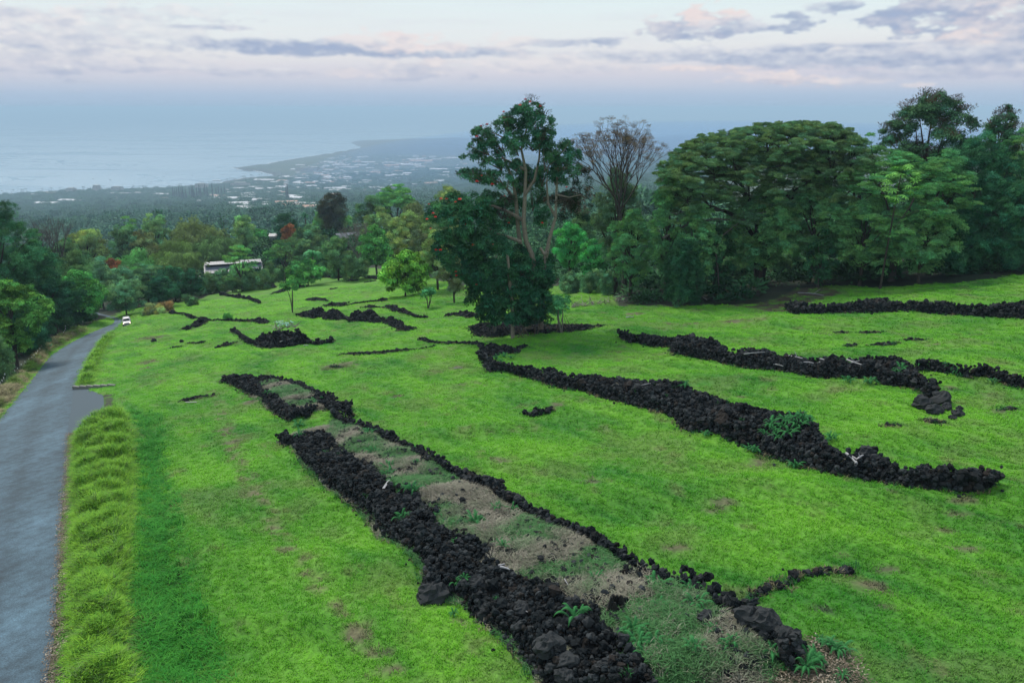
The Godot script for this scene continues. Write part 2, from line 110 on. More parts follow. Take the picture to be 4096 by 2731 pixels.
const STICKS := [
	["short white plank on the black rocks of the long mound", -7.5, 42.1, -7.3, 43.1, 1.10, 0.070],
	["bleached white plank on the small flat rock pile", -33.4, 76.3, -32.2, 76.2, 0.60, 0.080],
	["upper of two bleached bark pieces on the rock band", -0.6, 30.3, -0.3, 30.4, 1.10, 0.050],
	["lower of two bleached bark pieces on the rock band", -0.5, 30.1, -0.1, 29.8, 1.10, 0.060],
	["long thin pale stick on the driftwood-topped wall", 20.4, 66.9, 22.2, 66.7, 1.40, 0.050],
	["bent grey branch left of the driftwood tangle", 22.4, 65.2, 22.9, 63.9, 1.40, 0.060],
	["forked grey branch on the driftwood-topped wall", 23.8, 65.3, 24.2, 63.2, 1.40, 0.070],
	["grey branch in the middle of the driftwood tangle", 24.3, 63.2, 24.9, 62.5, 1.40, 0.060],
	["pale crossed branch in the driftwood tangle", 24.9, 61.9, 26.8, 63.4, 1.40, 0.060],
	["whitish branch under the crossed driftwood", 25.4, 62.5, 25.6, 61.3, 1.40, 0.070],
	["right curved branch of the driftwood tangle", 27.3, 61.8, 27.5, 59.5, 1.40, 0.080],
	["thin branch along the right end of the driftwood", 27.1, 60.6, 27.9, 60.8, 1.40, 0.050],
	["left arm of the silver driftwood fork on the middle wall", 18.3, 40.1, 18.2, 38.6, 1.30, 0.080],
	["right arm of the silver driftwood fork on the middle wall", 18.2, 38.6, 19.1, 39.8, 1.30, 0.090],
	["short silver piece beside the driftwood fork", 18.5, 39.9, 18.6, 39.3, 1.30, 0.070],
	["white stick lying across the middle wall", 10.3, 59.8, 11.1, 60.1, 1.30, 0.050],
	["pale stick on the broad rock pile", -32.2, 105.9, -31.1, 108.0, 1.60, 0.060],
	["white bleached wood on the right of the broad rock pile", -28.9, 105.7, -28.2, 105.9, 1.60, 0.120],
	["thin twig near the bottom of the long mound", 0.3, 26.9, 0.6, 26.4, 1.00, 0.025],
	["grey twig on the dry grass of the mound", 2.2, 29.2, 2.3, 28.5, 1.00, 0.025],
	["small stick in the lawn by the middle", -6.1, 79.4, -5.2, 79.3, 0.05, 0.050],
	["bleached stick on the lawn right of the central tree", 14.7, 99.4, 15.7, 99.3, 0.10, 0.120],
	["fallen curved branch on the soil by the farthest wall", 38.9, 105.7, 40.8, 101.7, 0.30, 0.080],
	["white broken branch at the foot of the gnarled monkeypod", 27.1, 118.7, 28.1, 111.9, 0.40, 0.120],
]
const STUMP := [4.0, 26.4]
const BRUSH := [-35.5, 120.0]
const BRUSH2 := [12.1, 118.0]
const CAR := [-81.1, 161.9]
func plant_trees() -> void:
	tree("broad", "dense_tree", "tallest dark green tree at the left edge of the picture", "tree", -98.8, 150.0, 29.2, 9.1, "dark")
	tree("broad", "dense_tree", "dark tree right of the tallest one at the left edge", "tree", -96.4, 158.0, 20.2, 6.2, "dark")
	tree("broad", "leafy_tree", "bright yellow-green leafy tree low at the left edge beside the road", "tree", -77.2, 118.0, 14.2, 5.6, "leafy")
	tree("broad", "dense_tree", "dark tree cut by the left edge behind the bright leafy one", "tree", -92.5, 135.0, 19.0, 5.1, "dark")
	tree("broad", "leafy_tree", "mid green leafy tree overhanging the left of the road bend", "tree", -96.6, 172.0, 12.4, 5.9, "green")
	tree("broad", "dense_tree", "shaded dark tree between the two leafy roadside trees", "tree", -91.9, 155.0, 12.5, 5.3, "dark2")
	tree("broad", "dense_tree", "low dark tree behind the wire fence posts", "tree", -86.3, 140.0, 9.1, 4.0, "dark2")
	tree("broad", "dense_tree", "low dark tree by the far end of the wire fence", "tree", -97.5, 170.0, 4.7, 4.2, "dark2")
	tree("broad", "leafy_tree", "low green tree closest to the road bend", "tree", -104.9, 192.0, 4.9, 3.3, "green")
	tree("bare", "bare_tree", "leafless brown tree standing above the left forest", "tree", -144.6, 250.0, 30.3, 4.9, "twig")
	tree("broad", "tree", "grey-green tree left of the dark red flowering tree", "tree", -113.4, 215.0, 14.6, 5.3, "grey")
	tree("broad", "tree", "rounded olive tree right of the leafless brown tree", "tree", -156.5, 290.0, 24.6, 8.7, "olive")
	tree("broad", "tree", "dull green tree below the leafless brown tree", "tree", -143.9, 255.0, 21.4, 6.7, "dim")
	tree("broad", "tree", "dull dark tree below the little flat-topped tree", "tree", -147.2, 300.0, 24.0, 6.7, "dim")
	tree("umbrella", "flat_topped_tree", "little flat-topped light green tree on the left skyline", "tree", -159.0, 330.0, 27.8, 3.4, "soft")
	tree("column", "slender_tree", "slender dark tree left of the big brownish bamboo", "tree", -146.5, 330.0, 27.9, 3.1, "dark2")
	tree("bamboo", "bamboo_clump", "highest brownish bamboo clump in the middle of the left forest", "bamboo", -128.0, 318.0, 26.0, 12.4, "brown")
	tree("bamboo", "bamboo_clump", "wide olive bamboo clump in front of the highest brownish one", "bamboo", -112.1, 262.0, 19.5, 9.3, "olive")
	tree("bamboo", "bamboo_clump", "greenish bamboo clump right behind the barn roof", "bamboo", -115.9, 310.0, 17.0, 8.7, "olive2")
	tree("bamboo", "bamboo_clump", "light green feathery bamboo clump left of the olive one", "bamboo", -121.6, 255.0, 16.8, 9.6, "soft")
	tree("broad", "tree", "hazy pale green tree behind the bamboo", "tree", -139.3, 310.0, 27.3, 6.3, "soft2")
	tree("broad", "tree", "brownish tree left of the wide olive bamboo", "tree", -139.6, 300.0, 21.8, 6.2, "brown")
	tree("broad", "flowering_tree", "dark red flowering tree in the left forest", "tree", -114.1, 225.0, 14.0, 3.2, "red")
	tree("broad", "tree", "grey-green tree in front of the dark red flowering tree", "tree", -103.0, 205.0, 11.8, 5.0, "grey")
	tree("umbrella", "spreading_tree", "spreading grey-green tree left of the barn", "tree", -100.8, 215.0, 11.4, 6.5, "grey")
	tree("broad", "dense_tree", "dense dark tree just left of the barn", "tree", -90.3, 208.0, 10.0, 4.7, "dark")
	tree("broad", "dense_tree", "narrow dark tree with pale stem left of the half hidden white vehicle", "tree", -85.0, 206.0, 8.6, 3.1, "dark2")
	tree("broad", "tree", "grey-green tree with pale trunk behind the road bend", "tree", -92.4, 185.0, 8.7, 4.9, "grey")
	tree("broad", "dense_tree", "dark tree behind the dry grass tuft by the meadow corner", "tree", -88.6, 195.0, 7.7, 4.8, "dark2")
	tree("column", "cypress", "left one of the pair of thin dark cypresses", "tree", -126.0, 345.0, 21.1, 0.7, "dark2")
	tree("column", "cypress", "right one of the pair of thin dark cypresses", "tree", -124.1, 343.0, 19.1, 0.7, "dark2")
	tree("broad", "tree", "pale loose tree right of the thin cypresses", "tree", -110.0, 325.0, 19.1, 5.1, "soft2")
	tree("column", "slender_tree", "dark upright tree in front of the pale loose tree", "tree", -121.2, 360.0, 13.8, 4.0, "dark2")
	tree("broad", "tree", "mid green tree behind the small white shed", "tree", -117.9, 366.0, 9.4, 7.5, "green")
	tree("ball", "round_tree", "dense round dark green tree left of the flame-coloured one", "tree", -94.2, 330.0, 15.5, 4.8, "dark2")
	tree("broad", "flowering_tree", "tree with rusty orange crown beside the round dark tree", "tree", -88.4, 315.0, 13.4, 3.2, "flame")
	tree("palm", "palm", "tiny palm on the skyline left of the dark reddish tree", "palm", -93.3, 360.0, 13.0, 2.1, "dark2")
	tree("ball", "round_tree", "big dense dark reddish-brown tree on the skyline", "tree", -80.4, 360.0, 19.7, 6.4, "redbrown")
	tree("broad", "tree", "light green tree below the dark reddish-brown skyline tree", "tree", -84.4, 372.0, 12.2, 9.0, "soft")
	tree("broad", "tree", "dull tree between the orange crown and the grey-roofed house", "tree", -77.2, 300.0, 14.9, 7.3, "dim")
	tree("umbrella", "light_tree", "light feathery tree with pale trunk in front of the barn roof", "tree", -76.9, 222.0, 13.3, 4.0, "soft")
	tree("umbrella", "light_tree", "thin tree with pale straight trunk right of the barn", "tree", -67.1, 232.0, 13.2, 3.9, "dim")
	tree("broad", "tree", "dull green tree below the grey-roofed house", "tree", -60.2, 262.0, 7.9, 5.4, "dim")
	tree("broad", "tree", "dull tree above the drooping palm", "tree", -71.3, 272.0, 11.9, 5.6, "dim")
	tree("broad", "tree", "green tree right of the small white shed", "tree", -89.3, 300.0, 8.2, 4.2, "green")
	tree("shrub", "bush", "green bushes directly below the barn's left end", "bush", -85.9, 222.0, 5.8, 4.6, "dim")
	tree("shrub", "bush", "dense bush below the middle of the barn roof", "bush", -79.9, 222.0, 5.6, 5.1, "dim")
	tree("shrub", "bush", "bush in front of the barn's right end", "bush", -73.4, 222.0, 6.4, 5.1, "dim")
	tree("shrub", "bush", "bush along the meadow edge right of the barn", "bush", -71.6, 236.0, 6.6, 4.9, "dim")
	tree("shrub", "bush", "bush left of the drooping palm", "bush", -65.2, 236.0, 5.7, 4.0, "dim")
	tree("shrub", "bush", "bush right behind the drooping palm", "bush", -61.1, 245.0, 3.6, 5.6, "dim")
	tree("shrub", "bush", "bush at the far edge of the meadow below the grey-roofed house", "bush", -52.5, 240.0, 4.0, 5.5, "dim")
	tree("palm", "palm", "drooping dark green palm at the far edge of the meadow", "palm", -56.8, 224.0, 10.6, 2.7, "palm")
	tree("broad", "young_tree", "mid green young tree leaning left of the drooping palm", "tree", -56.3, 212.0, 6.8, 4.8, "green")
	tree("thin", "slim_tree", "slim branching young tree standing alone in the meadow", "tree", -42.3, 148.7, 6.6, 2.1, "green")
	tree("shrub", "dry_shrub", "grey-green overgrown tuft at the meadow corner above the car", "shrub", -81.5, 176.0, 3.7, 3.4, "straw2")
	tree("shrub", "dry_shrub", "straw coloured dry tuft at the meadow corner above the car", "shrub", -80.0, 178.0, 3.5, 1.9, "straw")
	tree("shrub", "bush", "small green bush at the dark edge of the far left meadow", "bush", -78.9, 190.0, 3.0, 2.0, "dim")
	tree("shrub", "small_shrub", "small upright shrub growing from the ragged rock strip", "shrub", -54.6, 147.9, 1.8, 0.9, "green")
	tree("shrub", "bush", "dark bush under the bright leafy tree by the wire fence", "bush", -82.9, 130.0, 7.7, 4.3, "dark2")
	tree("shrub", "bush", "dark green bush between the fence and the shaded trees", "bush", -95.1, 160.0, 4.5, 4.0, "dark")
	tree("shrub", "bush", "weedy bush nearest the left edge behind the fence", "bush", -70.5, 104.0, 8.2, 2.2, "dim")
	tree("shrub", "bush", "dark bush on the inside of the road bend", "bush", -98.8, 178.0, 2.7, 2.7, "dark2")
	tree("broad", "tree", "dull tree above the mid green leafy roadside tree", "tree", -105.7, 190.0, 17.3, 5.4, "dim")
	tree("broad", "light_tree", "light green tree covering the middle of the barn roof", "tree", -85.9, 250.0, 7.5, 3.5, "soft")
	tree("shrub", "bush", "bush covering the left part of the barn wall", "bush", -95.4, 255.0, 6.1, 2.2, "dim")
	tree("umbrella", "flat_topped_tree", "wide flat-topped light tree on the skyline left of the tulip tree", "tree", -50.3, 345.0, 24.7, 8.9, "soft")
	tree("broad", "tree", "dull green tree right of the dark reddish-brown skyline tree", "tree", -58.1, 330.0, 21.5, 6.7, "dim")
	tree("bamboo", "bamboo_clump", "small brownish bamboo clump under the flat-topped skyline tree", "bamboo", -40.8, 330.0, 22.4, 3.7, "brown")
	tree("broad", "tree", "olive tree just left of the tulip tree's upper crown", "tree", -23.6, 300.0, 25.0, 6.6, "olive")
	tree("broad", "tree", "pale olive tree above the grey-roofed house", "tree", -48.6, 290.0, 20.0, 7.0, "olive2")
	tree("broad", "tree", "dull tree left above the grey-roofed house", "tree", -81.9, 365.0, 11.8, 7.5, "dim")
	tree("broad", "tree", "large olive tree behind the bright green tree", "tree", -33.0, 250.0, 18.3, 7.0, "olive")
	tree("bare", "bare_tree", "pale leafless tree in front of the grey-roofed house", "tree", -45.9, 235.0, 17.3, 3.5, "pale")
	tree("broad", "tree", "fresh green tree behind the bright green meadow tree", "tree", -38.8, 225.0, 14.2, 4.6, "green")
	tree("broad", "tree", "dim tree at the meadow edge below the grey-roofed house", "tree", -50.0, 225.0, 12.9, 4.6, "dim")
	tree("shrub", "bush", "bush at the meadow edge left of the fresh green tree", "bush", -43.3, 215.0, 7.7, 4.1, "dim")
	tree("broad", "tree", "tall olive tree between the bright tree and the tulip tree", "tree", -20.9, 205.0, 16.6, 5.7, "olive2")
	tree("broad", "tree", "olive tree with a dark trunk right of the bright green tree", "tree", -15.3, 160.7, 12.6, 3.3, "olive2")
	tree("broad", "tree", "grey-brown tree right behind the bright green tree", "tree", -21.2, 180.0, 13.6, 3.7, "greyb")
	tree("broad", "tree", "grey-green tree close behind the left foot of the tulip tree", "tree", -10.4, 140.0, 9.1, 2.9, "greyb")
	tree("leafball", "bright_tree", "bright yellow-green round tree standing in the meadow", "tree", -21.8, 158.8, 10.1, 4.9, "bright")
	tree("thin", "slim_tree", "slim young tree at the end of the low rock ridge", "tree", -14.8, 136.0, 3.4, 1.6, "palm")
	tree("broad", "tree", "fresh green tree right behind the tulip tree's trunks", "tree", 11.0, 150.0, 12.6, 3.4, "green2")
	tree("broad", "tree", "dull tree below the leafless round-crowned tree", "tree", 15.4, 175.0, 14.3, 3.6, "dim")
	tree("podtree", "leafless_tree", "tall nearly leafless tree with a round crown of brown pods", "tree", 16.6, 125.0, 28.9, 4.1, "pod")
	tree("broad", "tree", "dull green tree around the stem of the leafless pod tree", "tree", 17.0, 128.0, 20.8, 4.0, "dim2")
	tree("broad", "tree", "green tree in the gap right of the tulip tree", "tree", 14.8, 140.0, 8.7, 3.2, "green2")
	tree("broad", "tree", "green tree in front of the leafless pod tree's leaning trunk", "tree", 18.0, 118.0, 14.4, 3.3, "pod2")
	tree("shrub", "bush", "grey-green scrub bush right of the tulip tree's foot", "bush", 10.2, 135.0, 4.6, 2.8, "grey")
	tree("shrub", "bush", "grey-green scrub bush in the middle of the gap", "bush", 13.3, 133.0, 4.7, 2.8, "grey")
	tree("shrub", "bush", "scrub bush left of the monkeypod's low branches", "bush", 15.8, 128.0, 4.0, 2.2, "grey")
	tree("papaya", "young_tree", "young big-leaved tree at the right foot of the tulip tree", "tree", 6.1, 94.1, 5.0, 1.9, "palm")
	tree("papaya", "young_tree", "young big-leaved tree with a pale stem at the left foot of the tulip tree", "tree", -2.2, 99.4, 3.2, 1.9, "palm")
	tree("broad", "tree", "green tree at the left shoulder of the big monkeypod", "tree", 23.0, 116.0, 19.1, 3.2, "pod2")
	tree("broad", "tree", "tree with drooping foliage left under the monkeypod dome", "tree", 26.3, 112.0, 14.5, 3.7, "pod2")
	tree("shrub", "bush", "dark bush under the monkeypod's left edge", "bush", 22.9, 106.0, 11.1, 3.0, "dark2")
	tree("ivy", "ivy_tree", "ivy-wrapped dark trunk left of the forked monkeypod trunk", "tree", 30.1, 116.0, 11.2, 2.6, "ivy")
	tree("ivy", "ivy_tree", "ivy-wrapped dark trunk right of the forked monkeypod trunk", "tree", 42.6, 108.5, 7.9, 2.2, "ivy")
	tree("umbrella", "spreading_tree", "second wide spreading tree right of the monkeypod, two grey trunks", "tree", 52.6, 108.1, 17.5, 8.3, "pod3")
	tree("broad", "tree", "green tree filling the space between the two spreading trees", "tree", 48.1, 108.0, 12.5, 5.2, "pod2")
	tree("broad", "tree", "low hanging green tree on the right of the second spreading tree", "tree", 54.2, 104.0, 11.2, 5.0, "pod2")
	tree("podcrown", "tulip_tree", "tall dark domed tree with spiky brown pods on the right skyline", "tree", 67.2, 132.0, 26.4, 7.1, "tulip")
	tree("palmate", "umbrella_plant", "bright umbrella plant with fan leaves high in the right trees", "plant", 48.7, 103.0, 16.6, 2.3, "palmate")
	tree("podcrown", "tulip_tree", "smaller podded tree top right of the tall domed one", "tree", 70.2, 118.0, 22.7, 2.7, "tulip")
	tree("broad", "tree", "pale feathery treetop at the right edge of the skyline", "tree", 94.3, 150.0, 24.1, 2.4, "soft2")
	tree("broad", "dense_tree", "big dark tangled tree below the podded skyline trees", "tree", 64.7, 112.0, 18.7, 6.1, "tulip2")
	tree("umbrella", "spreading_tree", "deep green spreading tree at the right edge of the picture", "tree", 72.0, 112.0, 19.3, 5.2, "pod3")
	tree("broad", "dense_tree", "very dark tree with a few red flowers at the right edge", "tree", 66.3, 106.0, 12.4, 5.8, "tulip2")
	tree("broad", "dense_tree", "dark shadowy tree between the second spreading tree and the right edge", "tree", 59.9, 107.0, 9.2, 4.6, "tulip2")
	tree("shrub", "bush", "dark thicket at the foot of the right edge trees", "bush", 66.1, 104.0, 6.6, 4.7, "tulip2")
	tree("shrub", "bush", "dark thicket along the right lawn's back edge", "bush", 59.4, 106.0, 4.7, 4.8, "tulip2")
	tree("shrub", "bush", "dim thicket behind the right ivy-wrapped trunk", "bush", 51.3, 115.0, 4.7, 3.7, "grey2")
	tree("shrub", "bush", "grey-green scrub seen left of the forked monkeypod trunk", "bush", 36.1, 125.0, 5.4, 3.1, "grey")
	tree("shrub", "bush", "grey-green scrub seen right of the forked monkeypod trunk", "bush", 43.2, 125.0, 5.1, 3.3, "grey")
	tree("shrub", "bush", "grey-green scrub behind the gnarled low branches", "bush", 27.4, 122.0, 5.8, 2.8, "grey")
	tree("umbrella", "spreading_tree", "spreading crown joining the monkeypod dome and the second spreading tree", "tree", 52.2, 118.0, 20.6, 4.5, "pod3")
	tree("broad", "tree", "green tree below the tall domed podded tree", "tree", 58.5, 110.0, 17.7, 4.6, "pod2")
	tree("broad", "tree", "green tree under the right half of the monkeypod dome", "tree", 43.4, 114.0, 15.2, 4.6, "pod2")
	tree("broad", "tree", "hanging green foliage tree in the middle below the monkeypod dome", "tree", 36.7, 116.0, 14.7, 5.6, "pod2")
const HERO := [2.5, 97.0]
const HERO_CROWN := [-0.4, 26.9, 0.0, 2.1, 1.4, -1.8, 26.2, 1.0, 2.1, 1.4, 0.7, 25.5, -1.0, 1.7, 1.6, -3.5, 25.5, 0.0, 1.6, 1.2, -5.8, 24.3, 0.5, 1.6, 1.2, -6.9, 23.1, -0.5, 1.2, 1.0, -4.4, 23.1, 1.0, 2.0, 1.2, -2.3, 23.5, -1.0, 1.8, 1.4, 0.0, 23.8, 0.0, 2.0, 1.2, 1.8, 24.5, 0.0, 1.1, 0.7, -7.0, 21.9, 0.0, 1.4, 0.6, -4.9, 21.1, -1.0, 1.4, 0.7, -2.6, 20.9, 0.0, 1.4, 0.7, 2.8, 22.6, 0.0, 2.3, 1.3, 4.3, 21.6, 1.0, 1.6, 1.6, 1.8, 21.6, -1.0, 1.4, 1.2, 3.6, 20.0, 0.0, 2.1, 1.4, 1.5, 19.5, 1.5, 1.6, 1.2, -7.8, 19.7, 0.0, 1.8, 0.8, -5.8, 19.5, 1.0, 1.8, 1.0, -4.1, 19.2, -1.0, 1.6, 1.1, -1.9, 18.8, 2.0, 1.8, 1.4, 0.1, 17.4, 2.5, 1.6, 2.1, -1.2, 20.2, 2.0, 1.2, 1.1]
const HERO_LOW := [-9.4, 10.0, -1.0, 2.0, 1.4, -7.2, 10.0, 1.0, 2.0, 1.4, -11.0, 10.9, 0.0, 1.2, 1.1, -8.7, 8.3, 0.0, 1.6, 1.2, -9.8, 16.3, 0.0, 2.5, 1.2, -7.5, 16.2, -1.5, 2.7, 1.6, -5.0, 16.0, 1.0, 2.3, 1.6, -11.5, 14.7, 0.0, 1.6, 1.4, -9.0, 14.2, -2.0, 2.5, 1.6, -6.4, 13.8, -1.0, 2.5, 1.8, -4.1, 14.5, 2.0, 1.8, 1.8, -10.3, 12.4, 0.0, 2.0, 1.1, -7.9, 12.0, 1.0, 2.1, 1.4, -5.4, 11.8, -2.0, 2.3, 1.6, -3.7, 11.5, -2.5, 1.4, 1.1, -1.9, 15.1, 3.0, 1.4, 2.0, 1.0, 14.7, 3.0, 1.2, 2.0, -3.0, 9.6, -1.5, 2.0, 1.6]
const HERO_BASE := [-7.0, 9.2, 0.0, 1.6, 1.6, -5.8, 8.3, -1.5, 2.3, 1.8, -7.6, 6.4, 0.0, 1.6, 1.8, -6.3, 4.9, -1.0, 2.0, 1.6, -3.9, 7.7, -2.5, 2.1, 2.0, -4.3, 5.5, -2.5, 2.1, 2.0, -1.7, 8.3, 0.0, 2.0, 1.6, 1.0, 8.5, 0.0, 2.0, 1.4, 0.5, 6.8, -2.0, 2.1, 2.0, 0.7, 4.7, -2.0, 2.0, 2.0, -1.2, 5.5, -2.5, 2.0, 2.0, -2.6, 3.4, -2.0, 2.3, 1.6, -5.2, 3.2, -1.0, 1.8, 1.4, 0.2, 2.8, -1.5, 2.0, 1.6, -1.7, 10.2, 0.5, 1.4, 1.2, 1.9, 9.4, 0.5, 1.1, 1.1]
const HERO_TWIGS := [5.3, 17.4, 1.0, 1.6, 2.0, 4.0, 16.0, 1.0, 2.0, 1.8, 5.8, 15.3, 1.5, 1.6, 1.2, 2.9, 16.7, 2.0, 1.1, 1.6, 6.1, 19.2, 1.5, 1.2, 1.6, -3.0, 15.6, 0.0, 1.1, 1.8]
const HERO_TRUNK_A := [-0.38, 0.68, -0.32, 6.43, 0.21, 9.42, -0.81, 11.82, -1.09, 14.18, -0.93, 17.39, -0.85, 20.20, -1.39, 22.62, -0.53, 26.02]
const HERO_TRUNK_B := [1.12, 0.68, 1.42, 7.37, 1.62, 9.61, 2.10, 12.18, 2.78, 14.72, 2.89, 19.15, 3.20, 21.93]
const HERO_TRUNK_C := [-0.95, 2.62, -1.35, 10.16, -1.72, 12.91, -2.00, 16.51, -2.41, 19.15, -3.51, 21.59, -5.62, 23.65]
const HERO_LIMB_A := [-0.85, 20.20, -2.10, 20.90, -3.51, 21.59, -6.17, 21.24]
const HERO_LIMB_B := [-0.93, 17.39, 0.22, 19.15, 0.73, 21.59, 0.88, 24.67]
const HERO_LIMB_C := [-2.00, 16.51, -3.52, 18.45, -5.65, 19.50, -8.32, 19.85]
const HERO_LIMB_D := [-1.09, 14.18, -2.99, 15.26, -4.79, 15.97, -7.84, 15.97, -10.35, 16.33]
const HERO_LIMB_E := [-1.36, 11.82, -2.99, 12.46, -4.08, 12.69, -5.71, 13.82]
const HERO_LIMB_F := [2.78, 14.72, 1.86, 16.33, 1.65, 18.80, 1.80, 20.90]
const HERO_LIMB_G := [2.83, 17.39, 4.36, 17.04, 5.79, 17.39]
const HERO_LIMB_H := [-1.39, 22.62, -3.50, 23.99, -4.90, 24.67]
const HERO_STUB := [1.84, 10.53, 1.39, 10.35, 0.93, 11.08]
const HERO_POLE := [-2.41, -0.00, -2.48, 4.54, -2.85, 7.75, -3.03, 10.53]
const HERO_FLOWERS := [-0.98, 28.28, -0.37, 27.99, -1.58, 27.66, 0.76, 27.49, -0.92, 27.23, -3.46, 26.89, -3.46, 26.22, -5.42, 25.48, -6.12, 25.31, -6.58, 24.13, -6.58, 19.10, -4.80, 18.77, -10.84, 17.13, -10.19, 17.04, -8.63, 17.04, -9.12, 16.72, -6.00, 16.65, -3.35, 17.43, -11.82, 15.44, -12.56, 14.72, -11.56, 14.99, -12.14, 13.60, -7.95, 14.68, -8.02, 14.09, -2.90, 14.27, 1.07, 14.27, -7.09, 11.63, -4.85, 11.73, -11.57, 11.05, -11.06, 11.05, -9.25, 8.40, -9.20, 7.90, -6.79, 6.81, -6.01, 19.77, -12.29, 16.47, 3.89, 18.45]
const POD := [37.0, 117.3]
const POD_SCALE := 0.0216
const POD_DOME := [-16.10, 17.22, -13.66, 19.73, -11.63, 21.39, -8.52, 22.42, -5.41, 23.34, -2.07, 23.85, 1.28, 24.15, 4.25, 24.05, 7.19, 24.15, 10.02, 23.44, 11.22, 22.21]
const BARN := [-101.2, 285.0]
const HOUSE := [-70.5, 340.0]
const SHED := [-111.8, 345.0]
const TRUCK := [-111.6, 280.0]
const LITTLE := [-104.9, 350.0]
const TOWN := [-2367, 4330, 48, 18, 1, -2316, 4498, 50, 30, 2, -2200, 4495, 62, 20, 1, -1748, 4546, 67, 23, 1, -1537, 4571, 105, 19, 1, -1854, 3206, 89, 11, 0, -1858, 3384, 94, 6, 0, -2521, 4249, 31, 8, 0, -2465, 4312, 48, 10, 0, -1959, 4029, 89, 4, 0, -1883, 4078, 45, 6, 0, -1664, 3840, 78, 7, 0, -1447, 3342, 37, 6, 0, -1390, 4384, 73, 10, 0, -1483, 5881, 172, 26, 1, -1591, 6030, 99, 11, 0, -1361, 5705, 63, 15, 0, -1659, 6387, 70, 16, 0, -1508, 6194, 45, 11, 0, -1327, 6251, 103, 14, 0, -1336, 5926, 76, 9, 0, -1319, 5091, 84, 7, 0, -1471, 5303, 97, 10, 0, -1566, 5130, 123, 13, 0, -1412, 4983, 55, 7, 0, -1912, 5250, 58, 8, 0, -1276, 6228, 68, 11, 0, -1563, 7548, 41, 11, 0, -1232, 6473, 71, 12, 0, -1128, 6390, 105, 7, 0, -783, 6636, 48, 12, 0, -769, 6420, 105, 7, 0, -694, 6263, 172, 11, 0, -742, 5996, 143, 11, 0, -459, 6344, 104, 14, 0, -936, 6271, 80, 11, 0, -888, 6022, 110, 9, 0, -1142, 6143, 90, 9, 0, -1165, 6022, 66, 9, 0, -1032, 5894, 54, 6, 0, -907, 5399, 84, 14, 0, -939, 5622, 52, 8, 0, -797, 5259, 48, 10, 0, -673, 4879, 99, 13, 0, -758, 5392, 69, 8, 0, -652, 5421, 50, 6, 0, -464, 5311, 136, 14, 0, -341, 5295, 58, 12, 0, -302, 5214, 57, 10, 0, -651, 5770, 74, 6, 0, -1326, 5900, 65, 9, 0, -1093, 4972, 73, 7, 0, -1024, 4862, 36, 5, 0, -775, 4249, 59, 6, 0, -737, 4447, 25, 5, 0, -1218, 6067, 78, 7, 0, -1132, 4942, 45, 7, 0, -324, 4345, 32, 8, 0, -1342, 6349, 70, 7, 0, -1420, 6496, 47, 6, 0, -813, 6210, 57, 7, 0, -621, 6103, 56, 7, 0, -584, 6320, 69, 7, 0]
const STREWN := [[-1507.9, 4168.4, -1346.2, 4748.4, -882.3, 4355.9, -387.6, 1917.5, -283.6, 1229.4, -435.9, 1428.8, -912.9, 2512.0, -1144.5, 2819.9], [-1689.6, 7369.9, -1277.7, 7326.6, -811.8, 6782.4, -371.7, 6438.1, -207.2, 3673.9, -406.3, 3356.9, -621.3, 2672.6], [-1620.4, 6371.3, -1385.7, 6898.2, -872.3, 4346.3, -1570.0, 4762.2]]
const PINES := [-1470.7, 3494.6, -1436.8, 3433.2, -1449.6, 3482.7, -1399.1, 3383.2, -1325.4, 3228.2, -1287.9, 3150.4, -1324.8, 3268.3, -1414.4, 3532.6, -1364.8, 3431.4, -1262.3, 3186.4, -1227.3, 3109.1, -1263.4, 3227.4, -1358.2, 3497.1, -1313.8, 3398.1, -1401.7, 3666.9, -1359.0, 3568.0, -1275.6, 3371.9, -1211.7, 3258.0, -1258.8, 3428.9, -1313.7, 3607.6, -1295.8, 3594.9, -1311.2, 3676.4, -816.8, 2913.5, -784.4, 2815.6]
const BOATS := [-2785.1, 5377.5, -2233.4, 5658.4, -2638.1, 5308.6, -2464.6, 5789.7]
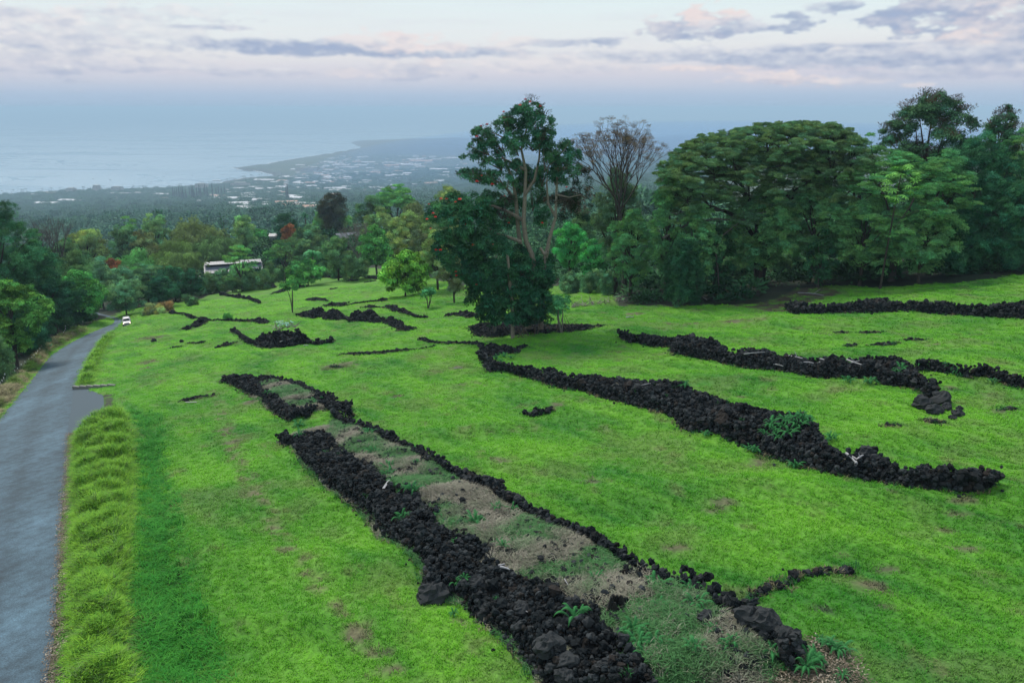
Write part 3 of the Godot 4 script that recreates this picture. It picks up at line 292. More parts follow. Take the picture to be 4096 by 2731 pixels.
const CLOUDS := [-16.48, 3.95, 7.21, 0.47, 0.80, 0.00, 0.85, 0.6, -12.08, 3.79, 8.14, 0.50, 0.90, 0.00, 0.90, 0.6, -5.18, 3.58, 6.89, 0.38, 0.70, 0.10, 0.80, 0.6, -19.57, 4.94, 3.13, 0.16, 0.60, 0.00, 0.70, 0.6, -9.21, 4.29, 2.19, 0.56, 0.05, 0.60, 0.70, 1.4, -7.20, 4.23, 1.57, 0.63, 0.05, 0.70, 0.80, 1.4, -4.87, 4.11, 1.41, 0.50, 0.05, 0.70, 0.70, 1.4, -0.18, 4.26, 1.88, 0.44, 0.10, 0.60, 0.60, 1.3, -25.33, 4.54, 6.89, 1.57, 0.35, 0.30, 0.45, 1.2, -29.35, 3.79, 5.01, 1.88, 0.40, 0.35, 0.50, 1.2, -29.59, 5.20, 2.82, 0.94, 0.35, 0.40, 0.35, 1.2, -21.02, 5.70, 3.76, 0.44, 0.35, 0.20, 0.35, 1.2, 3.35, 4.20, 2.82, 0.31, 0.70, 0.20, 0.70, 0.8, 6.41, 4.31, 1.10, 0.31, 0.80, 0.10, 0.80, 1.0, 9.97, 5.08, 1.88, 0.63, 0.40, 0.60, 0.75, 1.4, 12.21, 5.18, 2.19, 0.81, 0.60, 0.40, 0.85, 1.4, 13.29, 5.68, 1.72, 0.69, 0.05, 0.90, 0.90, 1.4, 14.16, 5.08, 1.88, 0.56, 0.65, 0.30, 0.80, 1.3, 15.79, 5.10, 1.10, 0.38, 0.60, 0.20, 0.70, 1.2, 18.42, 5.49, 1.41, 0.63, 0.80, 0.05, 0.85, 1.4, 19.41, 6.01, 0.94, 0.31, 0.70, 0.10, 0.70, 1.3, 21.55, 6.13, 0.94, 0.31, 0.85, 0.00, 0.85, 1.3, 24.70, 5.43, 2.51, 0.81, 0.90, 0.05, 0.90, 1.3, 27.09, 5.08, 3.45, 1.25, 0.75, 0.35, 0.90, 1.4, 29.18, 4.63, 3.13, 1.10, 0.50, 0.70, 0.90, 1.4, 28.35, 5.80, 3.76, 0.63, 0.70, 0.40, 0.90, 1.3, 30.40, 5.27, 1.88, 1.25, 0.50, 0.70, 0.85, 1.4, 28.84, 3.93, 2.51, 0.63, 0.15, 0.80, 0.80, 1.3, 32.00, 4.49, 2.51, 1.88, 0.60, 0.50, 0.80, 1.3, 9.48, 3.38, 8.14, 0.47, 0.50, 0.20, 0.75, 0.7, 19.17, 3.14, 9.40, 0.69, 0.65, 0.15, 0.85, 0.6, 26.67, 3.02, 8.14, 0.81, 0.65, 0.20, 0.85, 0.6, 19.89, 3.83, 1.25, 0.28, 0.80, 0.05, 0.80, 1.0, 22.94, 3.80, 3.76, 0.16, 0.60, 0.10, 0.70, 0.6, 17.25, 3.75, 2.51, 0.25, 0.60, 0.15, 0.60, 0.9, 11.81, 2.62, 2.82, 0.28, 0.05, 0.80, 0.75, 1.3, 13.79, 2.55, 2.51, 0.22, 0.05, 0.80, 0.60, 1.2, 19.03, 1.87, 2.19, 0.44, 0.05, 0.90, 0.70, 1.3, 17.14, 1.94, 2.82, 0.38, 0.10, 0.80, 0.60, 1.2, 21.92, 1.70, 2.51, 0.25, 0.10, 0.70, 0.50, 1.1, 26.17, 1.39, 1.25, 0.16, 0.10, 0.80, 0.60, 1.0, 27.96, 2.12, 6.27, 0.44, 0.60, 0.30, 0.60, 0.7, 2.19, 2.82, 6.27, 0.63, 0.20, 0.50, 0.50, 1.2, -6.68, 2.52, 4.39, 0.69, 0.45, 0.45, 0.55, 1.1, -10.47, 2.16, 1.88, 0.38, 0.10, 0.70, 0.40, 1.2, -17.71, 2.28, 5.01, 0.31, 0.50, 0.25, 0.50, 0.7, -24.39, 2.44, 6.27, 0.25, 0.50, 0.30, 0.40, 0.7, -29.13, 2.22, 5.01, 0.25, 0.55, 0.35, 0.40, 0.7, -5.20, 2.95, 1.88, 0.28, 0.10, 0.70, 0.50, 1.2, -34.14, 4.16, 5.64, 1.57, 0.40, 0.30, 0.50, 1.2, 36.17, 3.40, 6.27, 1.57, 0.60, 0.40, 0.80, 1.2]

const SEA := -433.0  # metres below the field at the camera's foot
const EYE := 16.6
var rng := RandomNumberGenerator.new()
var noise := FastNoiseLite.new()
var rough := FastNoiseLite.new()
var names := {}
var mats := {}
var clusters := {}
var stone_meshes: Array = []
var coast := PackedVector2Array()
var roadway := PackedVector2Array()
var outlines := {}
var no_grass: Array = []
var dry_spots: Array = []
var tracks: Array = []

class Builder:
	var v := PackedVector3Array()
	var n := PackedVector3Array()
	var c := PackedColorArray()
	var tint := Color.WHITE
	func tri(a: Vector3, b: Vector3, e: Vector3) -> void:
		var m := (e - a).cross(b - a).normalized()
		v.append(a); v.append(b); v.append(e)
		n.append(m); n.append(m); n.append(m)
		c.append(tint); c.append(tint); c.append(tint)
	func quad(a: Vector3, b: Vector3, e: Vector3, f: Vector3) -> void:
		tri(a, b, e)
		tri(a, e, f)
	func box(lo: Vector3, hi: Vector3, x := Transform3D()) -> void:
		var p: Array = []
		for k in 8:
			p.append(x * Vector3(hi.x if k & 1 else lo.x, hi.y if k & 2 else lo.y, hi.z if k & 4 else lo.z))
		for q in [[0, 2, 3, 1], [5, 7, 6, 4], [4, 6, 2, 0], [1, 3, 7, 5], [2, 6, 7, 3], [4, 0, 1, 5]]:
			quad(p[q[0]], p[q[1]], p[q[2]], p[q[3]])
	func tube(pts: Array, radii: Array, sides := 6) -> void:
		var rings: Array = []
		var side := Vector3(0.31, 0.11, 0.94)
		for i in pts.size():
			var a: Vector3 = pts[maxi(i - 1, 0)]
			var b: Vector3 = pts[mini(i + 1, pts.size() - 1)]
			var along := (b - a).normalized()
			side = (side - along * side.dot(along)).normalized()
			var other := along.cross(side)
			var ring: Array = []
			for k in sides:
				var t := TAU * k / sides
				ring.append(side * cos(t) + other * sin(t))
			rings.append(ring)
		for i in pts.size() - 1:
			for k in sides:
				var j := (k + 1) % sides
				var q := [[rings[i][k], i], [rings[i + 1][k], i + 1], [rings[i + 1][j], i + 1], [rings[i][j], i]]
				for w in [0, 1, 2, 0, 2, 3]:
					v.append(pts[q[w][1]] + q[w][0] * radii[q[w][1]])
					n.append(q[w][0])
					c.append(tint)
		var last: int = pts.size() - 1
		for k in range(1, sides - 1):
			tri(pts[last] + rings[last][0] * radii[last], pts[last] + rings[last][k] * radii[last], pts[last] + rings[last][k + 1] * radii[last])
	func mesh(material: Material) -> ArrayMesh:
		var m := ArrayMesh.new()
		if v.is_empty():
			return m
		var a := []
		a.resize(Mesh.ARRAY_MAX)
		a[Mesh.ARRAY_VERTEX] = v
		a[Mesh.ARRAY_NORMAL] = n
		a[Mesh.ARRAY_COLOR] = c
		m.add_surface_from_arrays(Mesh.PRIMITIVE_TRIANGLES, a)
		m.surface_set_material(0, material)
		return m

# ---------------------------------------------------------------- small helpers
func rn(a: float, b: float) -> float:
	return rng.randf_range(a, b)

func ss(a: float, b: float, t: float) -> float:
	return smoothstep(a, b, t)

func ring(list: Array) -> PackedVector2Array:
	var p := PackedVector2Array()
	for i in range(0, list.size(), 2):
		p.append(Vector2(list[i], list[i + 1]))
	return p

func box_of(p: PackedVector2Array) -> Rect2:
	var r := Rect2(p[0], Vector2.ZERO)
	for q in p:
		r = r.expand(q)
	return r

func edge_distance(p: Vector2, poly: PackedVector2Array, closed := true) -> float:
	var m := 1e18
	for i in poly.size() - (0 if closed else 1):
		m = minf(m, p.distance_squared_to(Geometry2D.get_closest_point_to_segment(p, poly[i], poly[(i + 1) % poly.size()])))
	return sqrt(m)

func within(p: Vector2, key: String) -> bool:
	var o: Array = outlines[key]
	return (o[1] as Rect2).has_point(p) and Geometry2D.is_point_in_polygon(p, o[0])

func outline(key: String, list: Array) -> void:
	var p := ring(list)
	outlines[key] = [p, box_of(p)]

func coast_distance(x: float, d: float) -> float:
	var p := Vector2(x, d)
	var m := 1e18
	for i in coast.size() - 4:
		m = minf(m, p.distance_squared_to(Geometry2D.get_closest_point_to_segment(p, coast[i], coast[i + 1])))
	m = sqrt(m)
	m += noise.get_noise_2d(x * 0.06, d * 0.06) * 60.0 * ss(0.0, 1500.0, 1500.0 - m)
	return m if Geometry2D.is_point_in_polygon(p, coast) else -m

func slope(x: float, d: float) -> float:
	return -0.113 * d + 0.11 * x + 11.0 * exp(-((x + 90.0) * (x + 90.0) + (d - 360.0) * (d - 360.0)) / 2450.0)

func land(x: float, d: float) -> float:
	var r := sqrt(x * x + d * d)
	var p := slope(x, d)
	if r <= 200.0:
		return p
	var c := coast_distance(x, d)
	var f := SEA + (0.045 * c + 7.4e-6 * c * c if c > 0.0 else 0.03 * c)
	return lerpf(p, minf(f, lerpf(-25.0, -395.0, ss(1500.0, 8000.0, r))), ss(200.0, 1200.0, r))

func ground(x: float, d: float) -> float:
	var r := sqrt(x * x + d * d)
	if r > 330.0:
		return land(x, d)
	var y := land(x, d)
	var wave := noise.get_noise_2d(x, d) * 0.55 + noise.get_noise_2d(x * 3.1 + 40.0, d * 3.1) * 0.16 + noise.get_noise_2d(x * 0.3 + 90.0, d * 0.3) * 0.5
	var fold := 0.5 + 0.5 * sin((x * 0.35 + d * 0.94) * 0.62 + noise.get_noise_2d(x * 0.6, d * 0.6) * 7.0)
	wave += 0.36 * fold * fold * ss(-0.3, 0.25, noise.get_noise_2d(x * 0.5 + 30.0, d * 0.5))
	wave *= ss(8.0, 30.0, r)
	if x < -8.0 and d < 215.0:
		var p := Vector2(x, d)
		if Geometry2D.is_point_in_polygon(p, roadway) or within(p, "apron"):
			return y - 0.2
		var e := minf(edge_distance(p, roadway), edge_distance(p, outlines["apron"][0]))
		if within(p, "bank"):
			wave -= 0.75 * ss(0.0, 2.5, edge_distance(p, outlines["bank"][0]))
		return y - 0.05 + (wave + 0.1 * ss(0.3, 2.0, e)) * ss(0.2, 4.0, e)
	return y + wave

func on(x: float, d: float, up := 0.0) -> Vector3:
	return Vector3(x, ground(x, d) + up, -d)

func numbered(called: String) -> String:
	if not names.has(called):
		names[called] = 0
		return called
	names[called] += 1
	return "%s_%03d" % [called, names[called]]

func thing(called: String, label: String, category: String, at := Vector3.ZERO, group := "") -> Node3D:
	var o := Node3D.new()
	o.name = numbered(called)
	add_child(o)
	o.position = at
	o.set_meta("label", label)
	o.set_meta("category", category)
	if group:
		o.set_meta("group", group)
	return o

func part(parent: Node3D, called: String, mesh: Mesh, material: Material = null) -> MeshInstance3D:
	var o := MeshInstance3D.new()
	o.name = called
	o.mesh = mesh
	if material:
		o.material_override = material
	parent.add_child(o, true)
	return o

func lone(called: String, label: String, category: String, mesh: Mesh, at: Vector3, group := "", material: Material = null) -> MeshInstance3D:
	var o := part(self, numbered(called), mesh, material)
	o.position = at
	o.set_meta("label", label)
	o.set_meta("category", category)
	if group:
		o.set_meta("group", group)
	return o

func setting(called: String, mesh: Mesh, kind := "structure", label := "") -> MeshInstance3D:
	var o := part(self, called, mesh)
	o.set_meta("kind", kind)
	if label:
		o.set_meta("label", label)
	return o

func scatter(parent: Node3D, called: String, mesh: Mesh, where: Array, tints: Array, label := "") -> void:
	if where.is_empty():
		return
	var m := MultiMesh.new()
	m.transform_format = MultiMesh.TRANSFORM_3D
	m.use_colors = true
	m.mesh = mesh
	m.instance_count = where.size()
	for i in where.size():
		m.set_instance_transform(i, where[i])
		m.set_instance_color(i, tints[i])
	var o := MultiMeshInstance3D.new()
	o.name = called
	o.multimesh = m
	o.set_meta("kind", "stuff")
	if label:
		o.set_meta("label", label)
	parent.add_child(o, true)

func paint(key: String, color: Color, roughness := 0.9, vertex := true) -> StandardMaterial3D:
	if mats.has(key):
		return mats[key]
	var m := StandardMaterial3D.new()
	m.albedo_color = color.linear_to_srgb()
	m.roughness = roughness
	m.vertex_color_use_as_albedo = vertex
	m.metallic_specular = 0.4
	mats[key] = m
	return m

func speckle(low: float, high: float, frequency: float, seed_: int, octaves := 4, size := 512) -> NoiseTexture2D:
	var f := FastNoiseLite.new()
	f.noise_type = FastNoiseLite.TYPE_SIMPLEX_SMOOTH
	f.seed = seed_
	f.frequency = frequency
	f.fractal_octaves = octaves
	f.fractal_gain = 0.65
	var t := NoiseTexture2D.new()
	t.width = size
	t.height = size
	t.seamless = true
	t.noise = f
	var g := Gradient.new()
	g.set_color(0, Color(low, low, low))
	g.set_color(1, Color(high, high, high))
	t.color_ramp = g
	return t

func leaf_paint(key: String) -> StandardMaterial3D:
	if mats.has(key):
		return mats[key]
	var m := paint(key, Color.WHITE, 0.62)
	m.backlight = Color(0.22, 0.22, 0.22)
	m.metallic_specular = 0.1
	return m

# ---------------------------------------------------------------- colours of real surfaces (linear)
const LEAVES := {
	"dark": Color(0.028, 0.085, 0.045), "dark2": Color(0.017, 0.058, 0.034), "leafy": Color(0.05, 0.125, 0.034), "green": Color(0.048, 0.15, 0.046), "green2": Color(0.035, 0.15, 0.055),
	"grey": Color(0.07, 0.14, 0.085), "grey2": Color(0.035, 0.085, 0.06), "greyb": Color(0.085, 0.115, 0.07), "olive": Color(0.11, 0.155, 0.06), "olive2": Color(0.095, 0.15, 0.065), "dim": Color(0.055, 0.11, 0.055), "dim2": Color(0.05, 0.09, 0.055),
	"soft": Color(0.085, 0.19, 0.075), "soft2": Color(0.10, 0.18, 0.09), "brown": Color(0.11, 0.135, 0.06), "red": Color(0.10, 0.045, 0.03), "flame": Color(0.12, 0.055, 0.03), "redbrown": Color(0.028, 0.034, 0.024),
	"twig": Color(0.11, 0.09, 0.075), "pale": Color(0.22, 0.19, 0.15), "palm": Color(0.035, 0.12, 0.055), "straw": Color(0.15, 0.12, 0.08), "straw2": Color(0.16, 0.19, 0.11), "bright": Color(0.062, 0.15, 0.026),
	"pod": Color(0.075, 0.055, 0.045), "pod2": Color(0.064, 0.15, 0.074), "pod3": Color(0.062, 0.15, 0.07), "ivy": Color(0.018, 0.06, 0.032), "palmate": Color(0.075, 0.17, 0.045), "tulip": Color(0.03, 0.075, 0.045), "tulip2": Color(0.02, 0.072, 0.042),
}
const FERN_GREEN := Color(0.045, 0.19, 0.06)
const FERN := Color(0.055, 0.23, 0.075)

func lawn(x: float, d: float) -> Color:
	var p := Vector2(x, d)
	var far := ss(110.0, 240.0, sqrt(x * x + d * d))
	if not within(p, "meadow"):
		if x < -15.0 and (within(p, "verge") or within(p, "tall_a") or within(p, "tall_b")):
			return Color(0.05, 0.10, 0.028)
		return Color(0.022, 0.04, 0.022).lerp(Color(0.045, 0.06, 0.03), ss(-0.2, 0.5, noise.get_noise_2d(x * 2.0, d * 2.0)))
	var a := noise.get_noise_2d(x * 1.3 + 200.0, d * 1.3)
	var u := x * 0.82 + d * 0.57
	var s := x * 0.57 - d * 0.82
	var b := noise.get_noise_2d(u * 9.0, s * 2.0 + 70.0)
	var e := rough.get_noise_2d(x * 2.2, d * 2.2)
	var streak := noise.get_noise_2d(u * 16.0 + a * 12.0, s * 1.3 + 11.0)
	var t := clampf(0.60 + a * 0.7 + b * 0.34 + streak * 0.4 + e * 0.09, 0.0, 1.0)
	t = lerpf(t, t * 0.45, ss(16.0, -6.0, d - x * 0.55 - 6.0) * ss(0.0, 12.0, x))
	var col := Color(0.040, 0.21, 0.022).lerp(Color(0.155, 0.415, 0.030), t)
	var old := ss(0.12, 0.5, rough.get_noise_2d(x * 0.55 + 200.0, d * 0.55) + e * 0.5)
	col = col.lerp(Color(0.15, 0.24, 0.065), old * 0.5)
	var tan := ss(0.36, 0.62, rough.get_noise_2d(x * 1.6 + 400.0, d * 1.1) + 0.35 * rough.get_noise_2d(x * 8.0, d * 8.0))
	col = col.lerp(Color(0.19, 0.16, 0.095), tan * 0.45)
	col = col.lerp(Color(0.16, 0.38, 0.032), far * 0.45)
	for q in dry_spots:
		var dx: float = (x - q[0]) / q[2]
		var dz: float = (d - q[1]) / (q[2] * 0.8)
		var k := dx * dx + dz * dz
		if k < 2.2:
			var amount := ss(1.15, 0.3, k + rough.get_noise_2d(x * 7.0, d * 7.0) * 1.3)
			col = col.lerp(Color(0.17, 0.135, 0.095).lerp(Color(0.05, 0.05, 0.04), ss(0.0, 0.5, rough.get_noise_2d(x * 9.0 + 30.0, d * 9.0))), amount * 0.85)
	if x < 4.0 and d < 90.0:
		var off := minf(edge_distance(p, tracks[0], false), edge_distance(p, tracks[1], false))
		if off < 0.9:
			col = col.lerp(Color(0.20, 0.165, 0.105), ss(0.8, 0.15, off) * ss(-0.12, 0.3, rough.get_noise_2d(x * 5.0 + 10.0, d * 5.0)) * 0.9)
	if x < -8.0 and within(p, "bank"):
		col = col.lerp(Color(0.022, 0.155, 0.022), ss(0.0, 1.6, edge_distance(p, outlines["bank"][0]) + rough.get_noise_2d(x * 4.0, d * 4.0) * 1.5) * 0.85)
	if x < -8.0 and within(p, "shoulder"):
		col = col.lerp(Color(0.045, 0.042, 0.036), ss(-0.5, 0.2, rough.get_noise_2d(x * 6.0, d * 6.0) + 0.2))
	if within(p, "litter"):
		col = Color(0.045, 0.055, 0.03).lerp(Color(0.20, 0.16, 0.12), ss(0.0, 0.5, rough.get_noise_2d(x * 8.0, d * 8.0))).lerp(Color(0.03, 0.10, 0.04), ss(0.05, 0.4, rough.get_noise_2d(x * 3.0 + 50.0, d * 3.0)))
	if within(p, "soil"):
		col = col.lerp(Color(0.09, 0.07, 0.05), ss(-0.35, 0.25, rough.get_noise_2d(x * 2.0, d * 2.0) + 0.15))
	return col

# ---------------------------------------------------------------- ready
func _ready() -> void:
	rng.seed = 4711
	noise.seed = 11
	noise.frequency = 0.045
	noise.fractal_octaves = 3
	rough.seed = 23
	rough.frequency = 0.16
	rough.fractal_octaves = 3
	var camera := Camera3D.new()
	camera.name = "camera"
	camera.fov = 46.4
	camera.near = 0.5
	camera.far = 150000.0
	add_child(camera)
	camera.position = Vector3(0, EYE, 0)
	camera.rotation_degrees = Vector3(-16.3, 0, 0)
	var sun := DirectionalLight3D.new()
	sun.name = "sun"
	sun.light_energy = 1.25
	sun.light_color = Color(1.0, 0.97, 0.92)
	sun.light_angular_distance = 18.0
	sun.shadow_enabled = true
	add_child(sun)
	sun.rotation_degrees = Vector3(-50, 212, 0)
	var env := Environment.new()
	env.background_mode = Environment.BG_SKY
	env.tonemap_mode = Environment.TONE_MAPPER_LINEAR
	env.tonemap_exposure = 1.0
	env.sdfgi_enabled = true
	env.ssao_enabled = true
	env.ssil_enabled = true
	env.fog_enabled = true
	env.volumetric_fog_enabled = true
	env.volumetric_fog_density = 0.0
	env.fog_density = 0.00013
	env.fog_light_color = Color(0.57, 0.79, 1.0).linear_to_srgb()
	var sky := Sky.new()
	var air := PanoramaSkyMaterial.new()
	air.panorama = sky_picture()
	air.energy_multiplier = 1.0
	sky.sky_material = air
	env.sky = sky
	var world := WorldEnvironment.new()
	world.name = "world"
	world.environment = env
	add_child(world)

	# the bluish bank of haze that lies over the coastal plain
	var bank := FogVolume.new()
	bank.name = "haze_bank"
	bank.shape = RenderingServer.FOG_VOLUME_SHAPE_ELLIPSOID
	bank.size = Vector3(6800, 640, 11600)
	var mist := FogMaterial.new()
	mist.density = 0.00011
	mist.albedo = Color(0.10, 0.42, 1.0).linear_to_srgb()
	bank.material = mist
	bank.set_meta("kind", "stuff")
	add_child(bank)
	bank.position = Vector3(1950, -400, -6300)
	coast = ring(COAST)
	roadway = ring(ROAD_LEFT)
	var right := ring(ROAD_RIGHT)
	right.reverse()
	roadway.append_array(right)
	for k in [["meadow", MEADOW], ["tall_a", TALL_A], ["tall_b", TALL_B], ["verge", VERGE], ["bank", BANK], ["shoulder", SHOULDER], ["litter", LITTER], ["soil", SOIL], ["mound", MOUND], ["enclosure", ENCLOSURE], ["apron", APRON]]:
		outline(k[0], k[1])
	outlines["road"] = [roadway, box_of(roadway)]
	tracks = [ring(TRACK_A), ring(TRACK_B)]
	for i in range(0, DRY.size(), 3):
		dry_spots.append([DRY[i], DRY[i + 1], DRY[i + 2] * 1.25])
	no_grass = ["road", "apron", "mound", "enclosure", "litter", "shoulder"]
	for s in STONES.size():
		outline("stones%d" % s, STONES[s][6])
		no_grass.append("stones%d" % s)
	make_ground()
	make_coast()
	make_road()
	make_stones()
	make_mounds()
	make_grass()
	make_forest()
	make_clusters()
	plant_trees()
	tulip_tree()
	monkeypod()
	fence()
	pickup()
	buildings()
	town()
	ferns()
	dead_wood()

# ---------------------------------------------------------------- sky
func sky_color(az: float, el: float, near: Array) -> Color:
	var stops := [[-90.0, Color(0.33, 0.45, 0.62)], [-0.4, Color(0.37, 0.49, 0.65)], [0.8, Color(0.44, 0.55, 0.71)], [1.5, Color(0.56, 0.61, 0.73)], [2.3, Color(0.68, 0.67, 0.75)], [3.3, Color(0.79, 0.78, 0.80)], [4.6, Color(0.81, 0.85, 0.86)], [6.5, Color(0.77, 0.89, 0.91)], [9.0, Color(0.68, 0.85, 0.92)], [25.0, Color(0.66, 0.82, 0.95)], [90.0, Color(0.60, 0.77, 0.95)]]
	var c: Color = stops[0][1]
	for i in stops.size() - 1:
		if el >= stops[i][0]:
			c = (stops[i][1] as Color).lerp(stops[i + 1][1], clampf((el - stops[i][0]) / (stops[i + 1][0] - stops[i][0]), 0.0, 1.0))
	c = c.lerp(Color(0.80, 0.84, 0.87), 0.35 * exp(-pow((az + 12.0) / 22.0, 2.0)) * ss(1.5, 5.0, el))
	c = c.lerp(Color(0.62, 0.60, 0.72), 0.35 * ss(5.0, 30.0, az) * ss(1.0, 2.5, el) * ss(4.5, 3.0, el))
	var veil := noise.get_noise_2d(az * 1.4, el * 16.0) * 0.7 + noise.get_noise_2d(az * 3.5 + 300.0, el * 40.0) * 0.15
	c = c.lerp(Color(0.70, 0.71, 0.79), clampf(veil * 0.5, 0.0, 0.4) * ss(0.8, 2.0, el) * ss(9.0, 5.0, el))
	if el > 9.0:
		var high := noise.get_noise_2d(az * 3.0 + 500.0, el * 5.0)
		c = c.lerp(Color(0.86, 0.88, 0.92), clampf(high * 1.1 + 0.15, 0.0, 0.6) * ss(9.0, 16.0, el))
	var wx := 1.2 * rough.get_noise_2d(az * 2.0, el * 7.0 + 50.0) + 0.4 * rough.get_noise_2d(az * 8.0 + 9.0, el * 20.0)
	var wy := 1.1 * rough.get_noise_2d(az * 2.4 + 77.0, el * 7.0) + 0.4 * rough.get_noise_2d(az * 9.0 + 70.0, el * 20.0)
	for q in near:
		var rx: float = (az - q[0]) / q[2]
		var ry: float = (el - q[1]) / q[3]
		if absf(rx) > 2.0 or absf(ry) > 2.2:
			continue
		var d: float = sqrt(rx * rx + ry * ry) + (wx * 0.9 + wy * 0.35) * q[7] * 0.75
		var m: float = ss(1.2, 0.55, d) * q[6]
		if m > 0.004:
			var dark: float = clampf(q[4] + wy * 0.45 - ry * 0.28, 0.0, 1.0)
			var lit := Color(0.83, 0.86, 0.89).lerp(Color(0.86, 0.74, 0.73), q[5])
			c = c.lerp(lit.lerp(Color(0.34, 0.42, 0.60), dark), m)
	return c

func sky_picture() -> ImageTexture:
	var small := Image.create_empty(512, 256, false, Image.FORMAT_RGB8)
	for j in 256:
		for i in 512:
			small.set_pixel((i + 256) % 512, j, sky_color((i + 0.5) / 512.0 * 360.0 - 180.0, 90.0 - (j + 0.5) / 256.0 * 180.0, []).linear_to_srgb())
	small.resize(4096, 2048, Image.INTERPOLATE_CUBIC)
	var all: Array = []
	for i in range(0, CLOUDS.size(), 8):
		all.append(CLOUDS.slice(i, i + 8))
	var k := 4096.0 / 360.0
	for j in range(int(1024 - 10.5 * k), 1026):
		var el := 90.0 - (j + 0.5) / 2048.0 * 180.0
		var near := all.filter(func(q): return absf(el - q[1]) < 2.2 * q[3])
		var top := ss(9.0, 10.5, el)
		for i in range(int(2048 - 44 * k), int(2048 + 44 * k)):
			var az := (i + 0.5) / 4096.0 * 360.0 - 180.0
			var c := sky_color(az, el, near)
			var edge := maxf(top, ss(38.0, 44.0, absf(az)))
			if edge > 0.0:
				c = c.lerp(small.get_pixel((i + 2048) % 4096, j).srgb_to_linear(), edge)
			small.set_pixel((i + 2048) % 4096, j, c.linear_to_srgb())
	return ImageTexture.create_from_image(small)

# ---------------------------------------------------------------- land
func axis(lo: float, hi: float, step: float, low_end: float, high_end: float, growth: float) -> PackedFloat32Array:
	var a := PackedFloat32Array()
	var s := step
	var t := lo
	while t > low_end:
		s *= growth
		t -= s
		a.append(t)
	a.reverse()
	t = lo
	while t < hi:
		a.append(t)
		t += step
	s = step
	while t < high_end:
		a.append(t)
		s *= growth
		t += s
	a.append(t)
	return a

func sheet(w: int, h: int, points: PackedVector3Array, colors: PackedColorArray, uv_scale: float, material: Material) -> ArrayMesh:
	var n := PackedVector3Array()
	n.resize(w * h)
	var uv := PackedVector2Array()
	uv.resize(w * h)
	for j in h:
		for i in w:
			var q := j * w + i
			var dx := points[j * w + mini(i + 1, w - 1)] - points[j * w + maxi(i - 1, 0)]
			var dz := points[mini(j + 1, h - 1) * w + i] - points[maxi(j - 1, 0) * w + i]
			var m := dx.cross(dz).normalized()
			n[q] = m if m.y > 0.0 else -m
			uv[q] = Vector2(points[q].x, points[q].z) * uv_scale
	var idx := PackedInt32Array()
	idx.resize((w - 1) * (h - 1) * 6)
	var k := 0
	for j in h - 1:
		for i in w - 1:
			var q := j * w + i
			for o in [q, q + w, q + 1, q + 1, q + w, q + w + 1]:
				idx[k] = o
				k += 1
	var a := []
	a.resize(Mesh.ARRAY_MAX)
	a[Mesh.ARRAY_VERTEX] = points
	a[Mesh.ARRAY_NORMAL] = n
	a[Mesh.ARRAY_COLOR] = colors
	a[Mesh.ARRAY_TEX_UV] = uv
	a[Mesh.ARRAY_INDEX] = idx
	var mesh := ArrayMesh.new()
	mesh.add_surface_from_arrays(Mesh.PRIMITIVE_TRIANGLES, a)
	mesh.surface_set_material(0, material)
	return mesh

func make_ground() -> void:
	var xs := axis(-62, 50, 0.55, -340, 330, 1.03)
	var ds := axis(16, 128, 0.55, -90, 430, 1.02)
	var pts := PackedVector3Array()
	var cols := PackedColorArray()
	for d in ds:
		for x in xs:
			pts.append(on(x, d))
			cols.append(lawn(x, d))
	var m := paint("soil_and_turf", Color.WHITE, 0.95)
	m.albedo_texture = speckle(0.72, 1.0, 0.02, 3)
	m.detail_enabled = true
	m.detail_blend_mode = BaseMaterial3D.BLEND_MODE_MUL
	m.detail_albedo = speckle(0.8, 1.0, 0.012, 9)
	m.uv1_scale = Vector3(0.37, 0.37, 0.37)
	setting("ground", sheet(xs.size(), ds.size(), pts, cols, 1.0, m))

